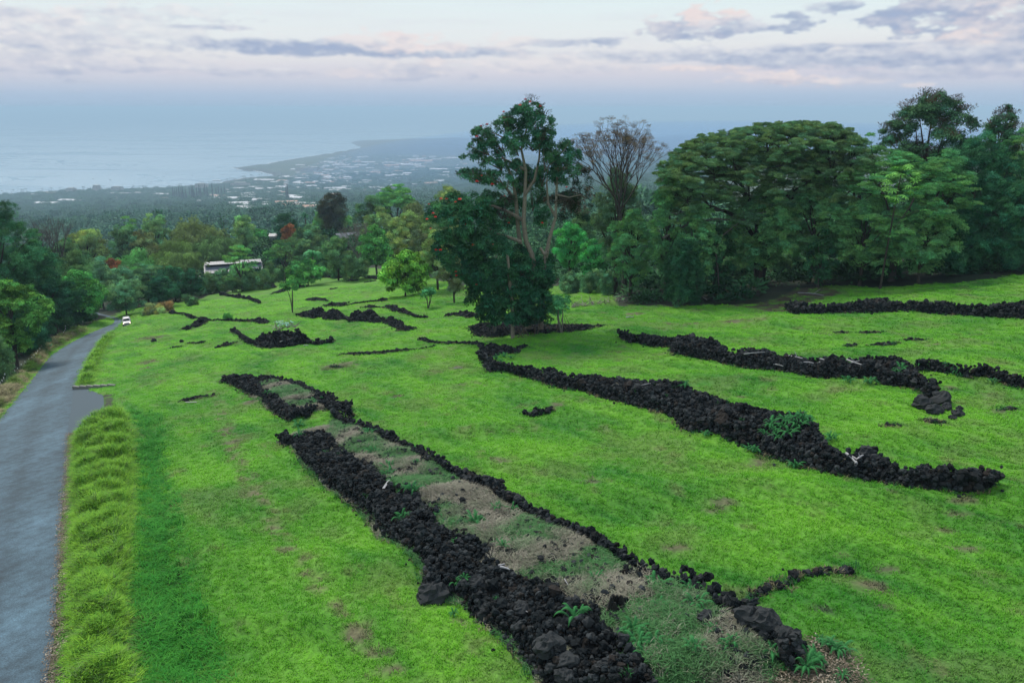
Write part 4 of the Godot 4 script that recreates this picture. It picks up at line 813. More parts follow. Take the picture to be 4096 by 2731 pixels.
func make_coast() -> void:
	var rs := PackedFloat32Array()
	var r := 300.0
	while r < 21000.0:
		rs.append(r)
		r *= 1.028
	var pts := PackedVector3Array()
	var cols := PackedColorArray()
	var w := 300
	for q in rs:
		for i in w:
			var t := deg_to_rad(lerpf(-78.0, 62.0, i / float(w - 1)))
			var x := sin(t) * q
			var d := cos(t) * q
			var p := Vector3(x, land(x, d) - (0.9 if q < 440.0 else 0.0), -d)
			pts.append(p)
			var green := Color(0.035, 0.075, 0.04).lerp(Color(0.085, 0.12, 0.06), ss(-0.2, 0.4, noise.get_noise_2d(x * 0.09, d * 0.09)))
			var lava := Color(0.055, 0.055, 0.055).lerp(Color(0.085, 0.085, 0.07), ss(-0.2, 0.3, noise.get_noise_2d(x * 0.03, d * 0.1)))
			var c := green.lerp(lava, ss(6300.0, 8200.0, q + x * 0.6))
			if p.y < SEA + 3.0:
				c = Color(0.05, 0.05, 0.05)
			cols.append(c)
	var m := paint("far_land", Color.WHITE, 0.95)
	m.albedo_texture = speckle(0.55, 1.0, 0.03, 5)
	setting("coastal_land", sheet(w, rs.size(), pts, cols, 0.004, m))
	# the sea: one flat sheet, calm slicks smoother than the rippled lanes
	var sea := StandardMaterial3D.new()
	sea.albedo_color = Color(0.16, 0.27, 0.36).linear_to_srgb()
	sea.metallic_specular = 0.5
	sea.roughness = 1.0
	var lanes := Image.create_empty(1024, 1024, false, Image.FORMAT_RGB8)
	for j in 1024:
		for i in 1024:
			var x := i / 1024.0
			var y := j / 1024.0
			var bend := noise.get_noise_2d(i * 0.12, j * 0.12) * 0.9
			var f := noise.get_noise_2d(i * 0.16 + bend * 90.0, j * 0.5 + bend * 120.0 + 400.0)
			var lane := ss(0.16, 0.0, absf(f + 0.05)) * ss(-0.3, 0.2, noise.get_noise_2d(i * 0.09 + 900.0, j * 0.14))
			var broad := ss(-0.15, 0.35, noise.get_noise_2d(i * 0.07 + 333.0, j * 0.3))
			var v := clampf(0.42 - lane * 0.36 - broad * 0.16, 0.03, 1.0)
			lanes.set_pixel(i, j, Color(v, v, v))
	sea.roughness_texture = ImageTexture.create_from_image(lanes)
	sea.uv1_scale = Vector3(9, 5, 9)
	var p := PlaneMesh.new()
	p.size = Vector2(120000, 66000)
	p.material = sea
	var o := setting("sea", p)
	o.position = Vector3(0, SEA, -30000)

func make_road() -> void:
	var m := paint("asphalt", Color.WHITE, 0.82)
	m.albedo_texture = speckle(0.55, 1.0, 0.06, 31, 5)
	m.detail_enabled = true
	m.detail_blend_mode = BaseMaterial3D.BLEND_MODE_MUL
	m.detail_albedo = speckle(0.72, 1.0, 0.006, 33, 3)
	var lines: Array = []
	for list in [ROAD_LEFT, ROAD_RIGHT]:
		var c := Curve2D.new()
		for q in ring(list):
			c.add_point(q)
		lines.append(c)
	var rows := 340
	var cols := 9
	var pts := PackedVector3Array()
	var shade := PackedColorArray()
	for j in rows:
		var t := j / float(rows - 1)
		var a: Vector2 = lines[0].sample_baked(t * lines[0].get_baked_length(), true)
		var b := nearest_on(lines[1], a, t)
		for i in cols:
			var s := i / float(cols - 1)
			var q := a.lerp(b, s)
			if i == 0 or i == cols - 1:
				q += (a - b).normalized() * 0.16 * rough.get_noise_2d(q.x * 5.0, q.y * 5.0)
			pts.append(Vector3(q.x, land(q.x, q.y) - 0.06 + 0.05 * sin(s * PI), -q.y))
			var tone := 0.2 + 0.04 * noise.get_noise_2d(q.x * 2.0, q.y * 2.0) + 0.03 * rough.get_noise_2d(q.x * 1.5, q.y * 4.0)
			tone *= 1.06 + 0.34 * ss(0.0, 0.45, rough.get_noise_2d(q.x * 0.9 + 70.0, q.y * 0.35)) - 0.2 * ss(0.15, 0.5, rough.get_noise_2d(q.x * 1.2, q.y * 0.5 + 90.0))
			tone *= 1.0 + 0.1 * (exp(-pow((s - 0.27) / 0.1, 2.0)) + exp(-pow((s - 0.74) / 0.1, 2.0)))
			tone *= 1.0 - 0.22 * exp(-pow((s - 0.5) / 0.1, 2.0)) - 0.15 * ss(0.06, 0.0, minf(s, 1.0 - s))
			shade.append(Color(tone * 0.48, tone * 0.88, tone * 1.2))
	setting("road", sheet(cols, rows, pts, shade, 0.3, m))
	# the paved driveway mouth and its kerb
	var corners := ring(APRON)
	var b := Builder.new()
	var tri := Geometry2D.triangulate_polygon(corners)
	b.tint = Color(0.11, 0.185, 0.245)
	for i in range(0, tri.size(), 3):
		var v: Array = []
		for k in 3:
			var q := corners[tri[i + k]]
			v.append(Vector3(q.x, land(q.x, q.y) - 0.05, -q.y))
		b.tri(v[0], v[1], v[2])
	setting("driveway", b.mesh(m))
	var c := ring(CURB)
	var kerb := Builder.new()
	kerb.tint = Color(0.17, 0.17, 0.16)
	var along := (c[1] - c[0])
	var turn := atan2(along.y, along.x)
	for k in 6:
		var p := c[0].lerp(c[1], (k + 0.5) / 6.0)
		var x := Transform3D(Basis(Vector3.UP, turn), Vector3(p.x, land(p.x, p.y), -p.y))
		kerb.box(Vector3(-along.length() / 12.0 + 0.008, -0.3, -0.16), Vector3(along.length() / 12.0 - 0.008, 0.34, 0.16), x)
	var concrete := paint("concrete", Color.WHITE, 0.9)
	lone("low_wall", "low concrete wall along the far edge of the paved driveway mouth", "low wall", kerb.mesh(concrete), Vector3.ZERO)

func nearest_on(c: Curve2D, a: Vector2, t: float) -> Vector2:
	var length := c.get_baked_length()
	var q := c.sample_baked(t * length, true)
	var p := c.get_closest_point(a)
	return p.lerp(q, 0.5)

# ---------------------------------------------------------------- stones
func stone_mesh(seed_: int, fine := false) -> ArrayMesh:
	var s := SphereMesh.new()
	s.radius = 0.5
	s.height = 1.0
	s.radial_segments = 18 if fine else 7
	s.rings = 10 if fine else 4
	var a := s.get_mesh_arrays()
	var v: PackedVector3Array = a[Mesh.ARRAY_VERTEX]
	var idx: PackedInt32Array = a[Mesh.ARRAY_INDEX]
	var f := FastNoiseLite.new()
	f.seed = seed_
	f.frequency = 1.1
	for i in v.size():
		var p := v[i]
		p *= 1.0 + (0.5 if fine else 0.75) * f.get_noise_3d(p.x * 1.6, p.y * 1.6, p.z * 1.6) + 0.25 * f.get_noise_3d(p.x * 5.0, p.y * 5.0, p.z * 5.0) + (0.16 * f.get_noise_3d(p.x * 11.0, p.y * 11.0, p.z * 11.0) if fine else 0.0)
		v[i] = p * Vector3(1.15, 0.85, 1.0)
	var b := Builder.new()
	for i in range(0, idx.size(), 3):
		b.tri(v[idx[i]], v[idx[i + 1]], v[idx[i + 2]])
	return b.mesh(paint("lava", Color.WHITE, 0.88))

func stone_tint() -> Color:
	var k := rn(0.4, 1.6)
	var c := Color(0.021, 0.027, 0.031)
	var w := rng.randf()
	if w < 0.07:
		c = Color(0.034, 0.03, 0.027)
	elif w < 0.4:
		c = Color(0.05, 0.056, 0.06)
	return Color(c.r * k, c.g * k, c.b * k)

func any_turn() -> Basis:
	return Basis.from_euler(Vector3(rn(0, TAU), rn(0, TAU), rn(0, TAU)))

func heap_height(p: Vector2, poly: PackedVector2Array, top: float, face: float) -> float:
	var e := edge_distance(p, poly)
	return top * pow(clampf(e / face, 0.0, 1.0), 0.7) * maxf(0.15, 0.8 + 0.75 * noise.get_noise_2d(p.x * 9.0, p.y * 9.0))

func make_stones() -> void:
	var lava := paint("lava", Color.WHITE, 0.88)
	lava.albedo_texture = speckle(0.55, 1.0, 0.05, 61, 5)
	lava.uv1_triplanar = true
	lava.uv1_scale = Vector3(0.8, 0.8, 0.8)
	lava.metallic_specular = 0.22
	for k in 9:
		stone_meshes.append(stone_mesh(100 + k))
	var tones: Array = []
	for k in 7:
		var c := stone_tint()
		if k == 5:
			c = Color(0.042, 0.036, 0.033)
		if k == 6:
			c = Color(0.055, 0.06, 0.064)
		var m := lava.duplicate() as StandardMaterial3D
		m.vertex_color_use_as_albedo = false
		m.albedo_color = c.linear_to_srgb()
		tones.append(m)
	mats["stone_tones"] = tones
	for s in STONES.size():
		var e: Array = STONES[s]
		var poly: PackedVector2Array = outlines["stones%d" % s][0]
		var area: Rect2 = outlines["stones%d" % s][1]
		var mid := area.get_center()
		var top: float = e[3] * 0.78
		var size: float = e[4] * (0.76 if e[4] > 0.2 else 0.9)
		var loose: bool = e[0] != "stone_wall"
		if e[0] in ["rock_pile", "rock_heap"] or e[0] == "rock_row" and mid.y > 80.0:
			top *= 1.4
		var face := 1.0 if loose else clampf(top * 0.55, 0.25, 0.8)
		var root := thing(e[0], e[2], e[1], on(mid.x, mid.y))
		# the rubble core under the outer stones
		var cell := clampf(size * 1.5, 0.35, 0.6)
		var b := Builder.new()
		b.tint = Color(0.016, 0.016, 0.017)
		var cols := int(area.size.x / cell) + 3
		var rows := int(area.size.y / cell) + 3
		var hs: Array = []
		for j in rows:
			for i in cols:
				var p := area.position + Vector2(i - 1, j - 1) * cell
				var up := -0.15
				if Geometry2D.is_point_in_polygon(p, poly):
					up = heap_height(p, poly, top, face) - 0.08
				hs.append(on(p.x, p.y, up) - root.position if up > -0.15 else Vector3.INF)
		for j in rows - 1:
			for i in cols - 1:
				var q: Array = []
				var found := 0
				for o in [j * cols + i, j * cols + i + 1, (j + 1) * cols + i + 1, (j + 1) * cols + i]:
					if hs[o] != Vector3.INF:
						found += 1
				if found == 0:
					continue
				for o in [[i, j], [i + 1, j], [i + 1, j + 1], [i, j + 1]]:
					var h: Vector3 = hs[o[1] * cols + o[0]]
					if h == Vector3.INF:
						var p := area.position + Vector2(o[0] - 1, o[1] - 1) * cell
						h = on(p.x, p.y, -0.12) - root.position
					q.append(h)
				b.quad(q[0], q[1], q[2], q[3])
		part(root, "rubble_core", b.mesh(lava)).set_meta("kind", "stuff")
		# the stones: over the top, then up the faces
		var list: Array = []
		var step := size * 1.02
		var y := area.position.y
		while y < area.end.y:
			var x := area.position.x
			while x < area.end.x:
				var p := Vector2(x + rn(-0.5, 0.5) * step, y + rn(-0.5, 0.5) * step)
				if Geometry2D.is_point_in_polygon(p, poly):
					var r := size * (0.4 + 1.15 * pow(rng.randf(), 1.7)) * (1.7 if rng.randf() < 0.06 else 1.0)
					list.append([on(p.x, p.y, heap_height(p, poly, top, face) + r * rn(-0.1, 0.22)), r])
				x += step
			y += step
		for i in poly.size():
			var a := poly[i]
			var c := poly[(i + 1) % poly.size()]
			var inward := (c - a).orthogonal().normalized()
			if not Geometry2D.is_point_in_polygon((a + c) * 0.5 + inward * 0.05, poly):
				inward = -inward
			var n := maxi(1, int(a.distance_to(c) / (size * 0.9)))
			for k in n:
				var up := 0.0
				while up < top * (0.3 if loose else 0.9):
					if rng.randf() < 0.22:
						up += size * 0.6
						continue
					var r := size * rn(0.55, 1.15) * (1.6 if rng.randf() < 0.12 else 1.0)
					var p := a.lerp(c, (k + rng.randf()) / n) + inward * (face * up / top * 0.75 + rn(-0.16, 0.22))
					list.append([on(p.x, p.y, up + r * 0.25), r])
					up += size * rn(0.75, 1.0)
			for k in int(a.distance_to(c) * 1.1 + rng.randf()):
				var p := a.lerp(c, rng.randf()) - inward * absf(rng.randfn()) * 0.4
				list.append([on(p.x, p.y, 0.03), size * rn(0.25, 0.8)])
		for n in int(poly_area(poly) / (size * size) * 1.3):
			var p := area.position + Vector2(rng.randf(), rng.randf()) * area.size
			if Geometry2D.is_point_in_polygon(p, poly):
				list.append([on(p.x, p.y, heap_height(p, poly, top, face) + rn(0.0, 0.08)), size * rn(0.18, 0.5)])
		for q in list:
			var p: Vector3 = q[0]
			q.append(q[1] / maxf(8.0, p.distance_to(Vector3(0, EYE, 0))) * (1.0 if p.z < -22.0 and absf(p.x) < -p.z * 0.7 else 0.2))
		list.sort_custom(func(m, n): return m[2] > n[2])
		var rest: Array = []
		var tints: Array = []
		for k in list.size():
			var p: Vector3 = list[k][0] - root.position
			var t := Transform3D(any_turn().scaled(Vector3.ONE * list[k][1] * rn(1.15, 1.4)), p)
			if k < int(e[5]):
				var w := rng.randf()
				var o := part(root, "stone", stone_meshes[k % 9], tones[(5 if w < 0.08 else 6) if w < 0.36 else rng.randi() % 5])
				o.transform = t
			else:
				rest.append(t)
				tints.append(stone_tint())
		scatter(root, "rubble", stone_meshes[s % 9], rest, tints)
	var big: Array = []
	for k in 6:
		big.append(stone_mesh(300 + k, true))
	for q in BOULDERS:
		var o := lone("boulder", q[0], "boulder", big[rng.randi() % 6], on(q[1], q[2], boulder_lift(Vector2(q[1], q[2])) + q[3] * 0.35), "", tones[5] if "brown" in q[0] else tones[6])
		o.basis = Basis(Vector3.UP, rn(0, TAU)).scaled(Vector3(1, rn(0.9, 1.2), 1) * q[3] * 1.65)

func poly_area(p: PackedVector2Array) -> float:
	var a := 0.0
	for i in p.size():
		a += p[i].cross(p[(i + 1) % p.size()])
	return absf(a) * 0.5

func boulder_lift(p: Vector2) -> float:
	for s in STONES.size():
		if within(p, "stones%d" % s):
			return heap_height(p, outlines["stones%d" % s][0], STONES[s][3] * 0.78, 0.5) * 0.9
	if within(p, "mound"):
		return 0.6
	return 0.0

func mound_up(p: Vector2, key: String, top: float) -> float:
	for s in 4:
		if within(p, "stones%d" % s):
			top *= 0.4
			break
	return top * ss(0.0, 1.1, edge_distance(p, outlines[key][0])) * (0.9 + 0.4 * rough.get_noise_2d(p.x * 4.0, p.y * 4.0)) + 0.02

func make_mounds() -> void:
	var turf := paint("mound_soil", Color.WHITE, 0.95)
	turf.albedo_texture = speckle(0.5, 1.0, 0.06, 71, 5)
	turf.uv1_triplanar = true
	turf.uv1_scale = Vector3(0.9, 0.9, 0.9)
	var straw: Array = []
	var tints: Array = []
	var loose: Array = []
	var loose_tints: Array = []
	for k in [["mound", 0.62, "earth_mound"], ["enclosure", 0.5, "enclosure_floor"]]:
		var area: Rect2 = outlines[k[0]][1]
		var poly: PackedVector2Array = outlines[k[0]][0]
		var cell := 0.3
		var b := Builder.new()
		var y := area.position.y
		while y < area.end.y:
			var x := area.position.x
			while x < area.end.x:
				if Geometry2D.is_point_in_polygon(Vector2(x, y) + Vector2.ONE * cell * 0.5, poly):
					var g := rough.get_noise_2d(x * 2.2, y * 2.2)
					var h := rough.get_noise_2d(x * 1.3 + 60.0, y * 1.3)
					b.tint = Color(0.115, 0.105, 0.088).lerp(Color(0.03, 0.032, 0.03), ss(-0.2, 0.2, g)).lerp(Color(0.045, 0.12, 0.04), ss(-0.06 if k[0] == "mound" else -0.2, 0.3, h))
					var q: Array = []
					for o in [Vector2(0, 0), Vector2(cell, 0), Vector2(cell, cell), Vector2(0, cell)]:
						var p: Vector2 = Vector2(x, y) + o
						q.append(on(p.x, p.y, mound_up(p, k[0], k[1]) if Geometry2D.is_point_in_polygon(p, poly) else 0.02))
					b.quad(q[0], q[1], q[2], q[3])
					for again in 2:
						if rng.randf() > ss(-0.15, 0.4, noise.get_noise_2d(x * 5.0, y * 5.0)) * 2.0:
							continue
						var z := Vector2(x + rng.randf() * cell, y + rng.randf() * cell)
						var r := 0.05 + 0.3 * pow(rng.randf(), 2.0)
						if Geometry2D.is_point_in_polygon(z, poly):
							loose.append(Transform3D(any_turn().scaled(Vector3.ONE * r), on(z.x, z.y, mound_up(z, k[0], k[1]) + r * 0.25)))
							loose_tints.append(stone_tint())
					for n in 4:
						if g + rn(-0.2, 0.2) > 0.12 and h < 0.05:
							continue
						var p := Vector2(x + rng.randf() * cell, y + rng.randf() * cell)
						if not Geometry2D.is_point_in_polygon(p, poly):
							continue
						var green := ss(-0.2, 0.15, h)
						var c := Color(0.235, 0.22, 0.175).lerp(Color(0.065, 0.17, 0.06), green if rng.randf() < 0.85 else 0.3) * rn(0.55, 1.25)
						straw.append(Transform3D(Basis(Vector3.UP, rn(0, TAU)).scaled(Vector3(1.6, rn(0.9, 2.2), 1.6)), on(p.x, p.y, mound_up(p, k[0], k[1]) - 0.01)))
						tints.append(c)
				x += cell
			y += cell
		setting(k[2], b.mesh(turf))
	scatter(self, "loose_stones", stone_meshes[3], loose, loose_tints, "small loose stones strewn over the mound")
	scatter(self, "dry_grass", tuft(20, 0.2, 0.010, 1.3, 77), straw, tints, "dry straw grass and weeds on the mound and the enclosure floor")

# ---------------------------------------------------------------- grass
func tuft(blades: int, spread: float, width: float, lean: float, seed_: int) -> ArrayMesh:
	var r := RandomNumberGenerator.new()
	r.seed = seed_
	var b := Builder.new()
	for k in blades:
		var p := Vector3(r.randf_range(-spread, spread), 0, r.randf_range(-spread, spread))
		var t := r.randf() * TAU
		var out := Vector3(cos(t), 0, sin(t))
		var side := Vector3(-sin(t), 0, cos(t)) * width * r.randf_range(0.7, 1.3)
		var h := r.randf_range(0.07, 0.13)
		var s := r.randf_range(0.8, 1.2)
		b.tint = Color(s, s * r.randf_range(0.95, 1.05), s)
		var m := p + out * h * lean * 0.45 + Vector3.UP * h * 0.65
		var e := p + out * h * lean * 1.5 + Vector3.UP * h
		b.tri(p - side, m - side * 0.8, p + side)
		b.tri(p + side, m - side * 0.8, m + side * 0.8)
		b.tri(m - side * 0.8, e, m + side * 0.8)
	return b.mesh(leaf_paint("grass_blade"))

func leaf_scraps() -> ArrayMesh:
	var r := RandomNumberGenerator.new()
	r.seed = 19
	var b := Builder.new()
	for k in 6:
		var p := Vector3(r.randf_range(-0.2, 0.2), r.randf_range(0.0, 0.02), r.randf_range(-0.2, 0.2))
		var t := r.randf() * TAU
		var out := Vector3(cos(t), r.randf_range(-0.2, 0.4), sin(t)) * 0.055
		var side := Vector3(-sin(t), r.randf_range(-0.3, 0.3), cos(t)) * 0.02
		b.quad(p - out, p + side, p + out, p - side)
	return b.mesh(paint("dry_leaf", Color.WHITE, 0.8))

func make_grass() -> void:
	var where: Array = []
	var tints: Array = []
	var d := 17.0
	while d < 200.0:
		var s := 0.34 + maxf(0.0, d - 30.0) * 0.0075
		var x := -d * 0.72 - 3.0
		while x < d * 0.72 + 3.0:
			var p := Vector2(x + rn(-0.5, 0.5) * s, d + rn(-0.5, 0.5) * s)
			x += s
			if not within(p, "meadow"):
				continue
			var free := true
			for k in no_grass:
				if within(p, k):
					free = false
					break
			if not free:
				continue
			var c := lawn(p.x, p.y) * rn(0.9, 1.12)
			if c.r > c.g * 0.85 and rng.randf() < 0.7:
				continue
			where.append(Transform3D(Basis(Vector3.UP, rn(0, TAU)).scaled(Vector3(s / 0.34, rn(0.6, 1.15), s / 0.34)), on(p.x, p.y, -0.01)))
			tints.append(c)
		d += s
	scatter(self, "grass", tuft(34, 0.2, 0.013, 0.55, 5), where, tints, "short bright green pasture grass of the meadow")
	# long grass on the bank beside the road, in soft mounds
	where = []
	tints = []
	for k in ["tall_a", "tall_b", "verge", "bank"]:
		var area: Rect2 = outlines[k][1]
		var poly: PackedVector2Array = outlines[k][0]
		var clumps: Array = []
		for n in int(area.get_area() * (1.1 if k == "tall_a" else 0.8)):
			var c := area.position + Vector2(rng.randf(), rng.randf()) * area.size
			if Geometry2D.is_point_in_polygon(c, poly):
				clumps.append([c, rn(0.6, 1.35), rn(0.45, 1.15)])
		var y := area.position.y
		while y < area.end.y:
			var s := 0.16 + maxf(0.0, y - 30.0) * 0.0024
			if k == "bank":
				s *= 1.3
			var x := area.position.x
			while x < area.end.x:
				var p := Vector2(x + rn(-0.5, 0.5) * s, y + rn(-0.5, 0.5) * s)
				x += s
				if not Geometry2D.is_point_in_polygon(p, poly) or Geometry2D.is_point_in_polygon(p, roadway):
					continue
				var e := edge_distance(p, poly)
				var hump := 0.0
				for q in clumps:
					var far2: float = p.distance_squared_to(q[0]) / (q[1] * q[1])
					if far2 < 1.0:
						hump = maxf(hump, sqrt(1.0 - far2) * q[2])
				var h := rn(2.6, 4.6) * (0.35 + 0.75 * hump) * ss(-0.1, 0.9, e)
				var c := Color(0.20, 0.40, 0.035).lerp(Color(0.08, 0.23, 0.03), rng.randf())
				var lift := 0.95 * hump * ss(0.1, 1.0, e)
				if k == "bank":
					if within(p, "tall_a"):
						continue
					h = rn(1.0, 2.6) * (0.6 + 0.8 * ss(-0.4, 0.4, noise.get_noise_2d(p.x * 7.0, p.y * 7.0)))
					c = Color(0.026, 0.175, 0.022).lerp(Color(0.07, 0.26, 0.03), rng.randf() * rng.randf())
					if e < 0.9 and rng.randf() < 0.6:
						continue
					lift = 0.0
				elif k == "verge":
					h *= 0.75
					c = Color(0.12, 0.22, 0.04).lerp(Color(0.24, 0.21, 0.12), ss(-0.25, 0.3, noise.get_noise_2d(p.x * 3.0 + 20.0, p.y * 3.0)))
				elif rng.randf() < 0.12 or hump < 0.12:
					c = Color(0.12, 0.20, 0.06) * rn(0.5, 1.2)
				where.append(Transform3D(Basis(Vector3.UP, rn(0, TAU)).scaled(Vector3(1.7, h, 1.7) * (s / 0.16 * 0.5 + 0.5)), on(p.x, p.y, -0.03 + lift)))
				tints.append(c * rn(0.75, 1.2))
			y += s
	scatter(self, "tall_grass", tuft(9, 0.09, 0.010, 2.2, 6), where, tints, "long tufted grass on the bank and verges beside the road")
	# fallen leaves along the road edge and below the mound
	where = []
	tints = []
	for n in 3600:
		var p: Vector2
		if n < 1800:
			var i := rng.randi() % 5
			var edge := ring(ROAD_RIGHT)
			p = edge[i].lerp(edge[i + 1], rng.randf()) + Vector2(absf(rng.randfn()) * 0.4 - 0.12, 0)
		else:
			var area: Rect2 = outlines["litter"][1]
			p = area.position + Vector2(rng.randf(), rng.randf()) * area.size
			if not within(p, "litter"):
				continue
		where.append(Transform3D(Basis.from_euler(Vector3(rn(-0.3, 0.3), rn(0, TAU), rn(-0.3, 0.3))).scaled(Vector3.ONE * rn(0.6, 1.4)), on(p.x, p.y, 0.17 if within(p, "road") else 0.03)))
		tints.append((Color(0.13, 0.10, 0.07) if rng.randf() < 0.7 else Color(0.26, 0.22, 0.17)) * rn(0.5, 1.3))
	scatter(self, "fallen_leaves", leaf_scraps(), where, tints, "dry fallen leaves along the road edge and below the mound")
	# weeds round the feet of the rock walls and in the lawn
	where = []
	tints = []
	for s in STONES.size():
		var poly: PackedVector2Array = outlines["stones%d" % s][0]
		for i in poly.size():
			var a := poly[i]
			var c := poly[(i + 1) % poly.size()]
			for n in int(a.distance_to(c) * 5.0):
				var p := a.lerp(c, rng.randf()) + Vector2(rn(-0.35, 0.35), rn(-0.35, 0.35))
				if within(p, "mound") or p.y < 16.0:
					continue
				var w := rng.randf()
				where.append(Transform3D(Basis(Vector3.UP, rn(0, TAU)).scaled(Vector3(1.5, rn(0.9, 2.6), 1.5)), on(p.x, p.y, -0.02)))
				tints.append((Color(0.03, 0.13, 0.035) if w < 0.6 else Color(0.17, 0.15, 0.09)) * rn(0.6, 1.2))
	for s in STONES.size():
		var poly: PackedVector2Array = outlines["stones%d" % s][0]
		var area: Rect2 = outlines["stones%d" % s][1]
		for n in int(poly_area(poly) * 3.2):
			var p := area.position + Vector2(rng.randf(), rng.randf()) * area.size
			if p.y < 16.0 or not Geometry2D.is_point_in_polygon(p, poly) or noise.get_noise_2d(p.x * 6.0 + 70.0, p.y * 6.0) < 0.02:
				continue
			var w := rng.randf()
			where.append(Transform3D(Basis(Vector3.UP, rn(0, TAU)).scaled(Vector3(1.2, rn(1.2, 3.2), 1.2)), on(p.x, p.y, heap_height(p, poly, STONES[s][3] * 0.78, 0.6) - 0.02)))
			tints.append((Color(0.035, 0.15, 0.045) if w < 0.62 else Color(0.18, 0.165, 0.12)) * rn(0.6, 1.2))
	scatter(self, "weeds", tuft(14, 0.14, 0.012, 1.1, 8), where, tints, "dark weeds and dry stalks round the feet of the rock walls")

# ---------------------------------------------------------------- far forest
func lump(seed_: int) -> ArrayMesh:
	var s := SphereMesh.new()
	s.radius = 0.5
	s.height = 1.0
	s.radial_segments = 10
	s.rings = 6
	var a := s.get_mesh_arrays()
	var v: PackedVector3Array = a[Mesh.ARRAY_VERTEX]
	var idx: PackedInt32Array = a[Mesh.ARRAY_INDEX]
	var f := FastNoiseLite.new()
	f.seed = seed_
	f.frequency = 1.9
	for i in v.size():
		v[i] = v[i] * (1.0 + 0.9 * f.get_noise_3d(v[i].x * 2.0, v[i].y * 2.0, v[i].z * 2.0)) * Vector3(1, 0.75, 1)
	var b := Builder.new()
	for i in range(0, idx.size(), 3):
		b.tri(v[idx[i]], v[idx[i + 1]], v[idx[i + 2]])
	return b.mesh(paint("far_crown", Color.WHITE, 0.9))

func bushel(fine := false) -> ArrayMesh:
	var r := RandomNumberGenerator.new()
	r.seed = 88
	var b := Builder.new()
	for k in 260 if fine else 150:
		var u := Vector3(r.randfn(), absf(r.randfn()) * 0.9, r.randfn()).normalized()
		var p := u * r.randf_range(0.3, 0.5)
		var out := (u + Vector3(r.randf_range(-0.8, 0.8), r.randf_range(-0.4, 0.7), r.randf_range(-0.8, 0.8))).normalized()
		var side := out.cross(Vector3(r.randf_range(-0.5, 0.5), 1, r.randf_range(-0.5, 0.5))).normalized() * (0.03 if fine else 0.045)
		var s := r.randf_range(0.85, 1.15) if fine else r.randf_range(0.6, 1.4)
		b.tint = Color(s, s, s)
		var e := p + out * r.randf_range(0.14, 0.26) * (0.5 if fine else 1.0)
		b.tri(p, (p + e) * 0.5 - side, e)
		b.tri(p, e, (p + e) * 0.5 + side)
	return b.mesh(leaf_paint("leaf"))

func make_forest() -> void:
	var where: Array = []
	var tints: Array = []
	for n in 64000:
		var r := sqrt(lerpf(430.0 * 430.0, 5600.0 * 5600.0, pow(rng.randf(), 1.25)))
		var t := deg_to_rad(rn(-40.0, 14.0))
		var x := sin(t) * r
		var d := cos(t) * r
		var g := noise.get_noise_2d(x * 0.14, d * 0.14)
		if rng.randf() > 0.8 + g * 1.1:
			continue
		var y := land(x, d)
		if y < SEA + 4.0:
			continue
		var size := rn(5.0, 12.0) * (2.2 if rng.randf() < 0.12 else 1.0)
		where.append(Transform3D(Basis(Vector3.UP, rn(0, TAU)).scaled(Vector3(size * rn(1.3, 1.9), size * rn(0.8, 1.5), size * 1.6)), Vector3(x, y, -d)))
		tints.append(Color(0.045, 0.13, 0.085).lerp(Color(0.075, 0.18, 0.10), ss(-0.3, 0.3, noise.get_noise_2d(x * 0.3, d * 0.3))) * rn(0.8, 1.15))
	var low: Array = []
	var low_tints: Array = []
	for n in 9000:
		var r := sqrt(lerpf(60.0 * 60.0, 470.0 * 470.0, pow(rng.randf(), 1.5)))
		var t := deg_to_rad(rn(-42.0, 42.0))
		var p := Vector2(sin(t) * r, cos(t) * r)
		if within(p, "meadow") or within(p, "road") or within(p, "verge") or edge_distance(p, outlines["meadow"][0]) < 1.5 or edge_distance(p, roadway) < 7.5:
			continue
		var size := rn(0.8, 2.4) * (1.0 + r * 0.004)
		low.append(Transform3D(Basis(Vector3.UP, rn(0, TAU)).scaled(Vector3(size * 1.4, size, size * 1.4)), on(p.x, p.y, size * 0.25)))
		var g := noise.get_noise_2d(p.x * 1.5, p.y * 1.5)
		low_tints.append(Color(0.035, 0.13, 0.055).lerp(Color(0.08, 0.19, 0.08), ss(-0.3, 0.4, g)) * rn(0.5, 1.25))
	scatter(self, "undergrowth", bushel(), low, low_tints, "low undergrowth on the forest floor round the meadow")
	scatter(self, "distant_forest", bushel(true), where, tints, "distant forest covering the coastal slope down to the town")

# ---------------------------------------------------------------- foliage
func cluster(key: String, leaves: int, length: float, width: float, flat: float, droop: float, seed_: int) -> void:
	var r := RandomNumberGenerator.new()
	r.seed = seed_
	var b := Builder.new()
	for k in leaves:
		var t := r.randf() * TAU
		var q := sqrt(r.randf())
		var p := Vector3(cos(t) * q * 0.5, r.randf_range(-0.5, 0.5) * flat, sin(t) * q * 0.5)
		var out := (Vector3(cos(t), 0, sin(t)) + Vector3(r.randf_range(-0.7, 0.7), r.randf_range(-0.5, 0.5) - droop, r.randf_range(-0.7, 0.7))).normalized()
		var side := out.cross(Vector3(r.randf_range(-0.4, 0.4), 1, r.randf_range(-0.4, 0.4))).normalized() * width * r.randf_range(0.7, 1.3)
		var l := length * r.randf_range(0.7, 1.3)
		var s := r.randf_range(0.5, 1.6)
		b.tint = Color(s * r.randf_range(0.9, 1.12), s, s * r.randf_range(0.9, 1.1))
		var m := p + out * l * 0.5 + Vector3.UP * 0.02
		var e := p + out * l - Vector3.UP * l * 0.25
		b.tri(p, m - side, e)
		b.tri(p, e, m + side)
	clusters[key] = b.mesh(leaf_paint("leaf"))

